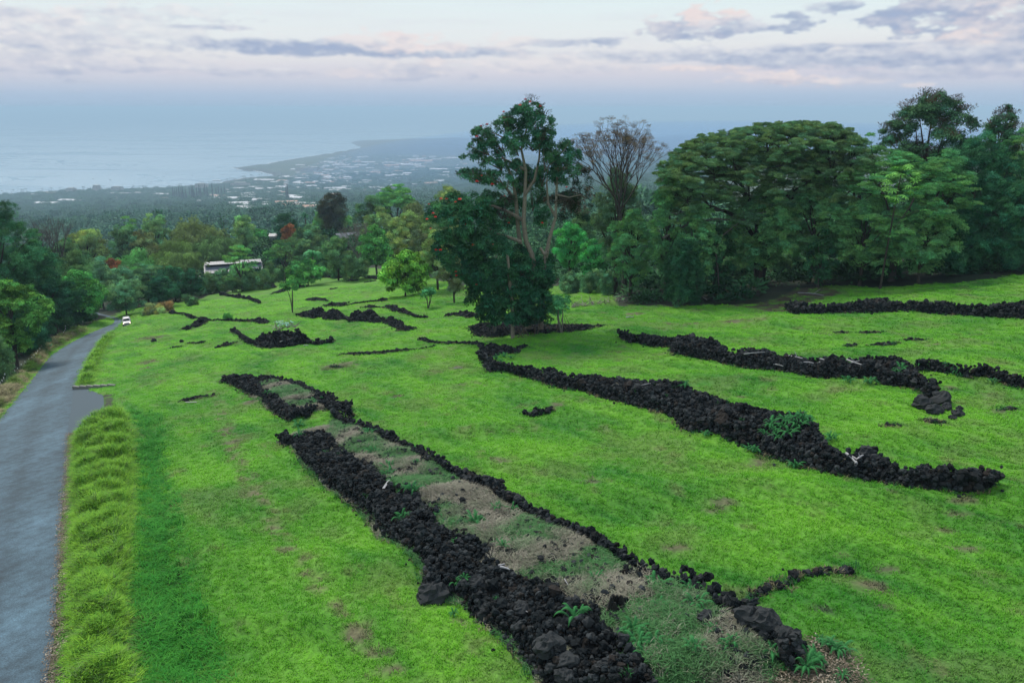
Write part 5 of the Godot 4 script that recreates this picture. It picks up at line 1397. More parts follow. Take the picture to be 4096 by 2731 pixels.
func make_clusters() -> void:
	cluster("leaf", 30, 0.30, 0.075, 0.55, 0.25, 1)
	cluster("small", 46, 0.2, 0.045, 0.5, 0.2, 2)
	cluster("fine", 54, 0.24, 0.032, 0.26, 0.12, 3)
	cluster("blade", 40, 0.42, 0.022, 0.6, 0.9, 4)
	cluster("big", 20, 0.42, 0.11, 0.5, 0.35, 5)
	cluster("pod", 9, 0.5, 0.028, 0.5, -1.6, 6)
	cluster("twig", 14, 0.6, 0.008, 0.5, 0.0, 7)
	# fan leaves of the umbrella plant
	var b := Builder.new()
	for k in 8:
		var t := TAU * k / 8.0
		var out := Vector3(cos(t), -0.35, sin(t))
		var side := Vector3(-sin(t), 0, cos(t)) * 0.07
		b.tri(Vector3.ZERO, out * 0.3 - side + Vector3.UP * 0.04, out * 0.62)
		b.tri(Vector3.ZERO, out * 0.62, out * 0.3 + side + Vector3.UP * 0.04)
	clusters["fan"] = b.mesh(leaf_paint("leaf"))

# lobes: [centre, radii, tint factor]
func crown(parent: Node3D, called: String, key: String, lobes: Array, color: Color, size: float, cover: float, flat := 0.5, gaps := 0.25, under := 0.55) -> void:
	var where: Array = []
	var tints: Array = []
	var off := rn(0, 500)
	for l in lobes:
		var c: Vector3 = l[0]
		var r: Vector3 = l[1]
		var n := int(cover * 4.0 * PI * (r.x * r.y + r.y * r.z + r.x * r.z) / 3.0 / (size * size)) + 3
		var clumps := clampi(n / 8, 3, 30)
		for k in clumps:
			var u := Vector3(rng.randfn(), rng.randfn(), rng.randfn()).normalized()
			if u.y < -0.3 and rng.randf() > under:
				continue
			var mid := c + u * r * rn(0.5, 0.92)
			if rough.get_noise_3d(mid.x * 2.5 / size + off, mid.y * 2.5 / size, mid.z * 2.5 / size) < gaps - 0.62:
				continue
			var spread := r * rn(0.24, 0.42)
			spread.y = maxf(spread.y, minf(r.y * 0.6, size * 0.3))
			var shade: float = rn(0.84, 1.18) * lerpf(1.0, l[2], 0.5) if key == "fine" else l[2] * rn(0.65, 1.35)
			var warm := rn(0.85, 1.25)
			for i in maxi(2, int(n * rn(0.7, 1.4) / clumps)):
				var v := (Vector3(rng.randfn(), rng.randfn() + 0.35, rng.randfn()).normalized() + u * 0.45).normalized()
				var p := mid + v * spread * rn(0.45, 1.0)
				var up := (v * (1.0 - flat) + Vector3.UP * (flat + 0.25)).normalized()
				var side := up.cross(Vector3(rng.randfn(), rng.randfn(), rng.randfn())).normalized()
				var z := size * rn(0.7, 1.35)
				where.append(Transform3D(Basis(side, up, side.cross(up)).scaled(Vector3(z, z, z)), p))
				var bright := shade * rn(0.6, 1.45)
				tints.append(Color(color.r * bright * warm, color.g * bright, color.b * bright * rn(0.9, 1.1) / warm))
	scatter(parent, called, clusters[key], where, tints)

func bark(key := "bark") -> StandardMaterial3D:
	var m := paint(key, Color.WHITE, 0.92)
	if m.albedo_texture == null:
		m.albedo_texture = speckle(0.5, 1.0, 0.03, 41, 5)
		m.uv1_triplanar = true
		m.uv1_scale = Vector3(0.7, 0.25, 0.7)
	return m

func bent(a: Vector3, b: Vector3, sag: float, n := 4) -> Array:
	var out: Array = []
	var k := Vector3(rn(-1, 1), rn(-0.3, 1.0), rn(-1, 1)) * a.distance_to(b) * sag
	for i in n + 1:
		var t := i / float(n)
		out.append(a.lerp(b, t) + k * sin(t * PI))
	return out

func taper(a: float, b: float, n: int) -> Array:
	var out: Array = []
	for i in n:
		out.append(lerpf(a, b, i / float(maxi(1, n - 1))))
	return out

func branch(b: Builder, from: Vector3, dir: Vector3, length: float, r: float, depth: int, tips: Array, spread: float, lift: float) -> void:
	var end := from + dir * length
	b.tube(bent(from, end, 0.07, 2), taper(r, r * 0.66, 3), 5 if depth > 2 else 3)
	if depth == 0:
		tips.append(end)
		return
	var n := 2 if rng.randf() < 0.6 else 3
	for k in n:
		var v := (dir + Vector3(rng.randfn(), rng.randfn() * 0.7, rng.randfn()) * spread + Vector3.UP * lift).normalized()
		branch(b, end, v, length * rn(0.68, 0.88), r * 0.64, depth - 1, tips, spread, lift)

func auto_lobes(h: float, w: float, low: float, count: int) -> Array:
	var out: Array = []
	var mid := h * (0.5 + low * 0.5)
	var half := h * (0.5 - low * 0.5)
	for k in count:
		var t := k * 2.399963 + rn(-0.4, 0.4)
		var y := 1.0 - 2.0 * (k + 0.5) / count
		var q := sqrt(1.0 - y * y) * rn(0.5, 0.85) * (1.0 - 0.25 * maxf(0.0, -y))
		var s := rn(0.27, 0.47)
		out.append([Vector3(cos(t) * q * w, mid + y * half * 0.68, sin(t) * q * w), Vector3(w * s, maxf(w * s * 0.75, half * s * 0.6), w * s), rn(0.78, 1.25)])
	out.append([Vector3(rn(-0.1, 0.1) * w, h - half * 0.34, 0), Vector3(w * 0.42, half * 0.34, w * 0.42), rn(0.95, 1.2)])
	return out

func tree(kind: String, called: String, label: String, cat: String, x: float, d: float, h: float, w: float, color: String) -> void:
	var o := thing(called, label, cat, on(x, d))
	var col: Color = LEAVES[color] * Color(2.9, 2.95, 2.45)
	var size := clampf(d * 0.0064, 0.52, 2.1)
	var b := Builder.new()
	b.tint = Color(0.10, 0.085, 0.07)
	match kind:
		"broad", "ball", "leafball", "podcrown", "ivy":
			var key := "small" if kind != "leafball" else "big"
			if color in ["leafy", "green", "tulip", "ivy"]:
				key = "leaf"
			if color.begins_with("pod"):
				key = "fine"
			var low := 0.12 if kind != "podcrown" else 0.42
			if kind in ["ivy", "leafball"]:
				low = 0.0
			var lobes := auto_lobes(h, w, low, 19 if kind == "broad" else 14)
			if kind == "ball":
				lobes = [[Vector3(0, h * 0.6, 0), Vector3(w, h * 0.4, w), 1.0], [Vector3(w * 0.2, h * 0.4, 0), Vector3(w * 0.8, h * 0.35, w * 0.8), 0.9]]
			b.tube(bent(Vector3(0, -0.4, 0), Vector3(rn(-0.1, 0.1) * w, h * 0.6, 0), 0.03), taper(maxf(0.16, h * 0.022), h * 0.009, 5), 7)
			for l in lobes:
				var c: Vector3 = l[0]
				b.tube(bent(Vector3(0, minf(h * 0.55, c.y * 0.6), 0), c, 0.08), taper(h * 0.010, 0.03, 5), 5)
			part(o, "trunk", b.mesh(bark()))
			crown(o, "crown", key, lobes, col, size, 1.9 if kind != "ball" else 3.2, 0.5, 0.22)
			if kind == "podcrown":
				var spikes: Array = []
				for l in lobes:
					spikes.append([l[0] + Vector3.UP * l[1].y * 0.25, l[1] * 1.03, 1.0])
				crown(o, "pods", "pod", spikes, LEAVES["pod"] * 1.6, size * 1.1, 0.7, 0.9, 0.1, 0.1)
		"umbrella":
			umbrella(o, h, w, col, size, 0.36 if h < 14.0 else 0.3)
		"shrub":
			var lobes: Array = []
			for k in 9:
				var t := k * 2.4
				var q := sqrt(k / 9.0) * 0.72
				lobes.append([Vector3(cos(t) * q * w, h * rn(0.3, 0.55), sin(t) * q * w * 0.7), Vector3(w * 0.34, h * rn(0.32, 0.46), w * 0.34), rn(0.75, 1.25)])
			b.tube(bent(Vector3(0, -0.3, 0), Vector3(0.1, h * 0.5, 0), 0.05), taper(0.12, 0.04, 5), 5)
			part(o, "stem", b.mesh(bark()))
			crown(o, "crown", "blade" if color.begins_with("straw") else "small", lobes, col, size * 0.9, 2.2, 0.5, 0.2, 0.9)
		"bamboo":
			var where: Array = []
			var tints: Array = []
			b.tint = Color(0.16, 0.17, 0.07)
			for k in 46:
				var t := rn(0, TAU)
				var q := sqrt(rng.randf())
				var base := Vector3(cos(t), 0, sin(t)) * q * w * 0.35
				var lean := Vector3(cos(t), 0, sin(t)) * w * q * rn(0.5, 0.85)
				var hh := h * rn(0.72, 1.02) * (1.0 - 0.28 * q * q)
				var pts: Array = []
				for i in 7:
					var s := i / 6.0
					pts.append(base + lean * pow(s, 2.2) + Vector3.UP * hh * (s - 0.13 * pow(s, 5.0) * (1.0 + q)))
				b.tube(pts, taper(0.07, 0.02, 7), 3)
				var shade := rn(0.75, 1.25)
				for i in 26:
					var s := rn(0.12, 1.0)
					var j := mini(5, int(s * 6.0))
					var p: Vector3 = (pts[j] as Vector3).lerp(pts[j + 1], s * 6.0 - j) + Vector3(rng.randfn(), rng.randfn() * 0.6, rng.randfn()) * size * 0.45
					var z := size * rn(0.9, 1.6)
					where.append(Transform3D(Basis.from_euler(Vector3(rn(-0.5, 0.5), rn(0, TAU), rn(-0.5, 0.5))).scaled(Vector3(z, z, z)), p))
					tints.append(col * shade * rn(0.75, 1.25))
			part(o, "culms", b.mesh(paint("culm", Color.WHITE, 0.6)))
			scatter(o, "foliage", clusters["blade"], where, tints)
		"column":
			var lobes: Array = []
			for k in 7:
				var s := k / 6.0
				lobes.append([Vector3(rn(-0.1, 0.1) * w, h * (0.12 + 0.82 * s), 0), Vector3(w, h * 0.1, w) * (1.0 - 0.65 * s * s), rn(0.8, 1.2)])
			b.tube([Vector3(0, -0.3, 0), Vector3(0, h * 0.9, 0)], [0.2, 0.05], 5)
			part(o, "trunk", b.mesh(bark()))
			crown(o, "crown", "small", lobes, col, minf(size, w * 0.8), 2.0)
		"palm":
			var top := h * 0.72
			b.tint = Color(0.22, 0.2, 0.17)
			b.tube(bent(Vector3(0, -0.3, 0), Vector3(0.1, top, 0), 0.01), taper(h * 0.028, h * 0.02, 5), 8)
			part(o, "trunk", b.mesh(bark()))
			for k in 16:
				var f := Builder.new()
				var t := TAU * k / 16.0 + rn(-0.15, 0.15)
				frond(f, Vector3(0.1, top, 0), t, w * rn(1.0, 1.25), h * rn(0.1, 0.3), w * rn(0.7, 1.5), 14, 0.28)
				f.tint = Color.WHITE
				part(o, "frond", f.mesh(tinted(col)))
		"thin", "papaya":
			b.tint = Color(0.16, 0.14, 0.12) if kind == "thin" else Color(0.3, 0.28, 0.25)
			var tips: Array = []
			for k in 4:
				var e := Vector3(rn(-0.7, 0.7) * w, h * rn(0.6, 0.9), rn(-0.7, 0.7) * w)
				b.tube(bent(Vector3(0, -0.2, 0) if k else Vector3(0, -0.2, 0), e, 0.06), taper(0.11, 0.03, 5), 5)
				tips.append([e, Vector3(w * 0.42, h * 0.13, w * 0.42), rn(0.8, 1.2)])
			tips.append([Vector3(0, h * 0.9, 0), Vector3(w * 0.5, h * 0.1, w * 0.5), 1.1])
			part(o, "trunk", b.mesh(bark()))
			crown(o, "crown", "big" if kind == "papaya" else "leaf", tips, col, size * 0.9, 1.3 if kind == "papaya" else 1.3, 0.5, -1.0, 0.8)
		"bare", "podtree":
			b.tint = Color(0.13, 0.105, 0.095) if color != "pale" else Color(0.3, 0.27, 0.23)
			var tips: Array = []
			var start := h * (0.3 if kind == "bare" else 0.5)
			var foot := Vector3(w * 0.35, -0.3, 0) if kind == "podtree" else Vector3(0, -0.3, 0)
			b.tube([foot, foot.lerp(Vector3(w * 0.3, start * 0.55, 0), 0.95), Vector3(0, start, 0)], taper(h * 0.017, h * 0.011, 3), 8)
			for k in 9:
				var t := TAU * k / 9.0 + rn(-0.3, 0.3)
				var out := 0.52 if k % 2 else 0.2
				branch(b, Vector3(0, start * rn(0.86, 1.02), 0), Vector3(cos(t) * out, 0.75, sin(t) * out).normalized(), (h - start) * 0.25, h * 0.0058, 5, tips, 0.27, 0.12)
			part(o, "trunk", b.mesh(bark("pale_bark")))
			var lobes: Array = []
			for i in tips.size():
				if i % 3 != 0:
					lobes.append([tips[i], Vector3.ONE * 0.3, rn(0.7, 1.5)])
			if kind == "podtree":
				crown(o, "pods", "pod", lobes, col, size * 0.5, 0.2, 0.9, -1.0, 1.0)
		"palmate":
			var where: Array = []
			var tints: Array = []
			for k in 60:
				var u := Vector3(rng.randfn(), rng.randfn(), rng.randfn()).normalized()
				where.append(Transform3D(Basis.from_euler(Vector3(rn(-0.5, 0.5), rn(0, TAU), rn(-0.5, 0.5))).scaled(Vector3.ONE * rn(0.8, 1.3)), Vector3(0, h - w * 1.1, 2.0) + u * Vector3(w * 0.9, w * 1.0, w * 0.6)))
				tints.append(col * rn(0.7, 1.3))
			b.tube(bent(Vector3(0, -0.3, 0), Vector3(0, h - w * 0.6, 1.6), 0.02), taper(0.16, 0.05, 5), 6)
			part(o, "stem", b.mesh(bark()))
			scatter(o, "foliage", clusters["fan"], where, tints)

func tinted(col: Color) -> StandardMaterial3D:
	var key := "leaf_%s" % col.to_html()
	if mats.has(key):
		return mats[key]
	var m := leaf_paint(key)
	m.albedo_color = col.linear_to_srgb()
	return m

func limb_web(b: Builder, roots: Array, pads: Array, thick: float) -> void:
	var mids: Array = []
	for i in range(0, pads.size(), 6):
		var p: Vector3 = pads[i]
		var near := closest(roots, p)
		var m := p.lerp(near, 0.42) - Vector3.UP * p.distance_to(near) * 0.05
		b.tube(bent(near, m, 0.13, 4), taper(thick, thick * 0.5, 5), 5)
		mids.append(m)
	for p in pads:
		b.tube(bent(closest(mids, p), p, 0.13, 3), taper(thick * 0.42, 0.02, 4), 4)

func closest(from: Array, p: Vector3) -> Vector3:
	var best: Vector3 = from[0]
	for q in from:
		if p.distance_squared_to(q) < p.distance_squared_to(best):
			best = q
	return best

func umbrella(o: Node3D, h: float, w: float, col: Color, size: float, pad: float) -> void:
	var b := Builder.new()
	b.tint = Color(0.11, 0.098, 0.085)
	var fork := h * 0.3
	b.tube(bent(Vector3(0, -0.4, 0), Vector3(0, fork, 0), 0.02), taper(h * 0.03, h * 0.022, 5), 8)
	var limbs: Array = []
	for k in 7:
		var t := TAU * k / 7.0 + rn(-0.2, 0.2)
		var e := Vector3(cos(t) * w * 0.5, h * rn(0.62, 0.72), sin(t) * w * 0.5)
		b.tube(bent(Vector3(0, fork * 0.95, 0), e, 0.08), taper(h * 0.014, h * 0.006, 5), 6)
		limbs.append(e)
	var lobes: Array = []
	var n := int(clampf(42.0 * w / 6.0, 26, 90))
	for k in n:
		var q := sqrt((k + 0.5) / n)
		var t := k * 2.399963
		var y := h * (0.56 + 0.42 * sqrt(maxf(0.0, 1.0 - q * q))) - h * rn(0.0, 0.1) - (h * rn(0.0, 0.28) if k % 3 == 0 else 0.0)
		var c := Vector3(cos(t) * q * w, y, sin(t) * q * w)
		lobes.append([c, Vector3(w * pad * 0.8, h * 0.045, w * pad * 0.8), rn(0.75, 1.25)])
	limb_web(b, limbs, lobes.map(func(l): return l[0]), h * 0.008)
	part(o, "trunk", b.mesh(bark()))
	crown(o, "crown", "fine", lobes, col, size, 1.25, 0.9, 0.3, 0.4)

func frond(f: Builder, from: Vector3, t: float, length: float, rise: float, drop: float, leaflets: int, wide: float) -> void:
	var out := Vector3(cos(t), 0, sin(t))
	var side := Vector3(-sin(t), 0, cos(t))
	var last := from
	for i in range(1, leaflets + 1):
		var s := i / float(leaflets)
		var p := from + out * length * s + Vector3.UP * (rise * sin(s * PI * 0.6) - drop * s * s)
		var half := length * wide * sin(PI * (0.12 + 0.85 * s)) * 1.0
		var wdt := (p - last) * 0.38
		for k in [-1.0, 1.0]:
			var e: Vector3 = p + side * k * half - Vector3.UP * half * 0.45 + out * half * 0.35
			f.tri(last, p + wdt * 0.2, e)
		f.tri(last - side * 0.01, last + side * 0.01, p)
		last = p

# ---------------------------------------------------------------- the two great trees
func path3(list: Array, depth: float, wobble := 0.15) -> Array:
	var out: Array = []
	for i in range(0, list.size(), 2):
		out.append(Vector3(list[i], list[i + 1], depth + rn(-wobble, wobble)))
	return out

func lobes5(list: Array) -> Array:
	var out: Array = []
	for i in range(0, list.size(), 5):
		out.append([Vector3(list[i], list[i + 1], -list[i + 2]), Vector3(list[i + 3], list[i + 4], list[i + 3]), rn(0.8, 1.25)])
	return out

func tulip_tree() -> void:
	var o := thing("tulip_tree", "tallest central tree with pale forked trunks, ivy-covered foot and red flowers", "tree", on(HERO[0], HERO[1]))
	var pale := Color(0.40, 0.34, 0.27)
	for k in [["trunk", HERO_TRUNK_A, 0.0, 0.42, 0.1], ["trunk", HERO_TRUNK_B, 0.3, 0.36, 0.09], ["trunk", HERO_TRUNK_C, -1.0, 0.34, 0.08], ["limb", HERO_LIMB_A, 0.0, 0.2, 0.05], ["limb", HERO_LIMB_B, 0.1, 0.22, 0.06], ["limb", HERO_LIMB_C, -0.8, 0.22, 0.06], ["limb", HERO_LIMB_D, -0.4, 0.26, 0.06], ["limb", HERO_LIMB_E, 1.2, 0.24, 0.05], ["limb", HERO_LIMB_F, 0.4, 0.2, 0.05], ["limb", HERO_LIMB_G, 0.3, 0.16, 0.04], ["limb", HERO_LIMB_H, 0.1, 0.14, 0.04], ["broken_stub", HERO_STUB, 1.0, 0.3, 0.16], ["pole_stem", HERO_POLE, 3.0, 0.24, 0.17]]:
		var b := Builder.new()
		b.tint = pale * (1.0 if k[0] != "limb" else 0.8)
		var p := path3(k[1], k[2])
		b.tube(p, taper(k[3], k[4], p.size()), 9)
		part(o, k[0], b.mesh(bark("pale_bark")))
	var twigs := Builder.new()
	twigs.tint = pale * 0.6
	for l in lobes5(HERO_CROWN):
		for k in 4:
			var c: Vector3 = l[0]
			var e: Vector3 = c + Vector3(rng.randfn(), absf(rng.randfn()), rng.randfn()).normalized() * l[1]
			twigs.tube(bent(c - Vector3(c.x * 0.25, l[1].y * 1.1, 0), e, 0.08, 3), taper(0.07, 0.02, 4), 4)
	part(o, "branches", twigs.mesh(bark("pale_bark")))
	crown(o, "crown", "leaf", lobes5(HERO_CROWN), Color(0.06, 0.20, 0.10), 0.6, 1.65, 0.4, 0.29, 0.7)
	crown(o, "crown", "leaf", lobes5(HERO_LOW), Color(0.055, 0.19, 0.09), 0.72, 1.7, 0.45, 0.31, 0.9)
	crown(o, "foliage", "leaf", lobes5(HERO_BASE), Color(0.034, 0.14, 0.065), 0.8, 2.4, 0.45, 0.2, 1.0)
	crown(o, "twigs", "twig", lobes5(HERO_TWIGS), Color(0.12, 0.10, 0.085), 0.8, 0.5, 0.3, 0.3, 1.0)
	crown(o, "crown", "small", lobes5(HERO_TWIGS), Color(0.04, 0.085, 0.045), 0.7, 0.8, 0.3, 0.3, 1.0)
	crown(o, "pods", "pod", lobes5(HERO_CROWN), LEAVES["pod"], 0.7, 0.16, 0.9, 0.1, 0.1)
	var f := Builder.new()
	for k in 22:
		var u := Vector3(rng.randfn(), absf(rng.randfn()) * 0.8, rng.randfn()).normalized()
		var side := u.cross(Vector3(0.3, 1, 0.2)).normalized() * 0.12
		f.tri(u * 0.08 - side, u * 0.42, u * 0.08 + side)
	var red := paint("flower_red", Color(0.62, 0.028, 0.018), 0.6)
	var flower := f.mesh(red)
	for i in range(0, HERO_FLOWERS.size(), 2):
		var q := part(o, "flower", flower)
		q.position = Vector3(HERO_FLOWERS[i], HERO_FLOWERS[i + 1], 2.6 if HERO_FLOWERS[i + 1] < 20.0 else 1.3)
		q.scale = Vector3.ONE * rn(0.45, 0.75)
		q.rotation.y = rn(0, TAU)
	# fallen branches leaning at the foot
	var sticks := Builder.new()
	sticks.tint = Color(0.2, 0.16, 0.12)
	for k in 26:
		var x := rn(-2.5, 5.5)
		var a := Vector3(x, 0.05 - x * -0.11, rn(1.0, 3.0))
		sticks.tube(bent(a, a + Vector3(rn(-2.2, 2.2), rn(0.3, 3.0), rn(-1.5, 0.4)), 0.12), taper(0.06, 0.02, 5), 4)
	var s := setting("fallen_sticks", sticks.mesh(bark("pale_bark")), "stuff", "tangle of fallen sticks leaning at the foot of the central tree")
	s.position = o.position

func monkeypod() -> void:
	var x: float = POD[0]
	var d: float = POD[1]
	var k: float = POD_SCALE
	var o := thing("monkeypod_tree", "broad umbrella-crowned tree with a dark forked trunk on the right", "tree", on(x, d))
	var b := Builder.new()
	b.tint = Color(0.075, 0.068, 0.062)
	var P := func(px: float, py: float, z: float) -> Vector3: return Vector3((px - 560.0) * k, (1425.0 - py) * k, z)
	for q in [[[570, 1440], [545, 1300], [530, 1190], [520, 1000], [460, 850], [380, 700]], [[575, 1440], [590, 1300], [605, 1180], [640, 1000], [700, 850], [760, 700]], [[525, 1100], [400, 950], [300, 900], [150, 880]], [[620, 1100], [760, 950], [900, 800], [1050, 620]], [[560, 1200], [570, 900], [560, 700], [600, 520]]]:
		var pts: Array = []
		for p in q:
			pts.append(P.call(p[0], p[1], rn(-0.4, 0.4)))
		b.tube(pts, taper(0.62 if q.size() > 5 else 0.34, 0.14, pts.size()), 9)
	part(o, "trunk", b.mesh(bark()))
	var g := Builder.new()
	g.tint = Color(0.17, 0.16, 0.14)
	for q in [[[0, 1230], [120, 1120], [240, 1045], [330, 960], [400, 940]], [[240, 1045], [200, 1150], [230, 1300], [240, 1400]], [[150, 1090], [120, 1010], [60, 980]], [[-150, 1060], [20, 960], [200, 930], [360, 945]], [[20, 960], [-60, 900], [-120, 890]], [[330, 960], [420, 900], [520, 880]]]:
		var pts: Array = []
		for p in q:
			pts.append(P.call(p[0], p[1], rn(3.5, 4.2)))
		g.tube(pts, taper(0.2, 0.08, pts.size()), 7)
	part(o, "gnarled_limb", g.mesh(bark("pale_bark")))
	# flat leafy pads: a dome of them, then lower tiers
	var top := path3(POD_DOME, 0.0, 0.0)
	var lobes: Array = []
	var twig := Builder.new()
	twig.tint = Color(0.09, 0.08, 0.07)
	for n in 560:
		var s := rng.randf() * (top.size() - 1.001)
		var i := int(s)
		var lid: Vector3 = (top[i] as Vector3).lerp(top[i + 1], s - i)
		var depth := rn(-1.0, 1.0)
		var fall := (1.0 - sqrt(maxf(0.0, 1.0 - depth * depth))) * 4.0
		var tier := rn(0.0, 0.5) if n % 5 < 2 else rn(0.4, 6.5)
		var c := Vector3(lid.x * (0.98 - 0.02 * tier), lid.y - 0.35 - fall - tier, depth * 8.5)
		lobes.append([c, Vector3(rn(0.9, 1.6), rn(0.4, 0.8), rn(0.9, 1.6)), rn(0.75, 1.25)])
	var roots: Array = []
	for q in [[380, 700], [760, 700], [150, 880], [1050, 620], [600, 520], [460, 850], [700, 850], [300, 640], [900, 640]]:
		for z in [-4.0, 0.0, 4.0]:
			roots.append(P.call(q[0], q[1], z))
			if z != 0.0:
				twig.tube(bent(P.call(q[0], q[1], 0.0).lerp(P.call(560, 1000, 0.0), 0.5), roots[-1], 0.1, 4), taper(0.2, 0.12, 5), 5)
	limb_web(twig, roots, lobes.map(func(l): return l[0]), 0.12)
	part(o, "branches", twig.mesh(bark()))
	crown(o, "crown", "fine", lobes, Color(0.20, 0.37, 0.17), 0.68, 1.2, 0.75, 0.22, 0.6)
	var low: Array = []
	for q in [[440, 730, 120, 80], [560, 725, 120, 80], [680, 725, 120, 80], [800, 700, 120, 80], [330, 700, 120, 80], [560, 560, 170, 80], [760, 520, 160, 80], [360, 560, 160, 80], [980, 480, 130, 70], [1080, 520, 120, 80], [1150, 600, 120, 80], [150, 760, 150, 90], [330, 800, 150, 90], [520, 820, 150, 80], [700, 820, 150, 90], [880, 740, 150, 100], [430, 930, 130, 70], [650, 960, 120, 80], [760, 1040, 110, 70], [560, 1010, 80, 60], [300, 1000, 70, 50], [480, 1090, 60, 50], [690, 1090, 60, 60], [200, 640, 160, 60], [420, 650, 160, 60], [640, 640, 160, 70], [860, 580, 150, 70]]:
		low.append([P.call(q[0], q[1], rn(0.5, 3.5)), Vector3(q[2] * k, q[3] * k * 0.7, q[2] * k), rn(0.75, 1.2)])
	crown(o, "crown", "fine", low, Color(0.18, 0.34, 0.165), 0.75, 1.5, 0.85, 0.3, 0.8)

# ---------------------------------------------------------------- made things
func fence() -> void:
	var line := Curve2D.new()
	for q in ring(FENCE):
		line.add_point(q)
	var length := line.get_baked_length()
	var start := line.sample_baked(0.0)
	var o := thing("wire_fence", "wire fence on white-tipped metal posts along the left of the road", "fence", on(start.x, start.y))
	var steel := paint("post_green", Color(0.03, 0.05, 0.045), 0.6)
	var white := paint("white_paint", Color(0.75, 0.77, 0.76), 0.6)
	var post := Builder.new()
	post.box(Vector3(-0.03, -0.3, -0.008), Vector3(0.03, 1.16, 0.008))
	post.box(Vector3(-0.008, -0.3, 0.01), Vector3(0.008, 1.158, 0.045))
	var tip := Builder.new()
	tip.box(Vector3(-0.034, 1.1, -0.012), Vector3(0.034, 1.32, 0.05))
	var pm := post.mesh(steel)
	var tm := tip.mesh(white)
	var n := int(length / 2.6)
	var tops: Array = []
	for k in n + 1:
		var q := line.sample_baked(length * k / n)
		var a := part(o, "post", pm)
		a.position = on(q.x, q.y) - o.position
		a.rotation = Vector3(rn(-0.05, 0.05), 0.7, rn(-0.06, 0.06))
		part(a, "tip", tm)
		tops.append(a.position)
	for h in [0.3, 0.6, 0.9, 1.12]:
		var w := Builder.new()
		var pts: Array = []
		for p in tops:
			pts.append(p + Vector3.UP * h)
		w.tube(pts, taper(0.009, 0.009, pts.size()), 3)
		part(o, "wire", w.mesh(steel))

func loft(rows: Array) -> Builder:
	# rows along z: [z, half width, bottom, top, top half width]
	var b := Builder.new()
	var rings: Array = []
	for r in rows:
		rings.append([Vector3(-r[1], r[2], r[0]), Vector3(-r[1], lerpf(r[2], r[3], 0.7), r[0]), Vector3(-r[4], r[3], r[0]), Vector3(r[4], r[3], r[0]), Vector3(r[1], lerpf(r[2], r[3], 0.7), r[0]), Vector3(r[1], r[2], r[0])])
	for i in rings.size() - 1:
		for k in 6:
			var j := (k + 1) % 6
			b.quad(rings[i][k], rings[i + 1][k], rings[i + 1][j], rings[i][j])
	for e in [0, rings.size() - 1]:
		for k in range(1, 5):
			b.tri(rings[e][0], rings[e][k], rings[e][k + 1])
	return b

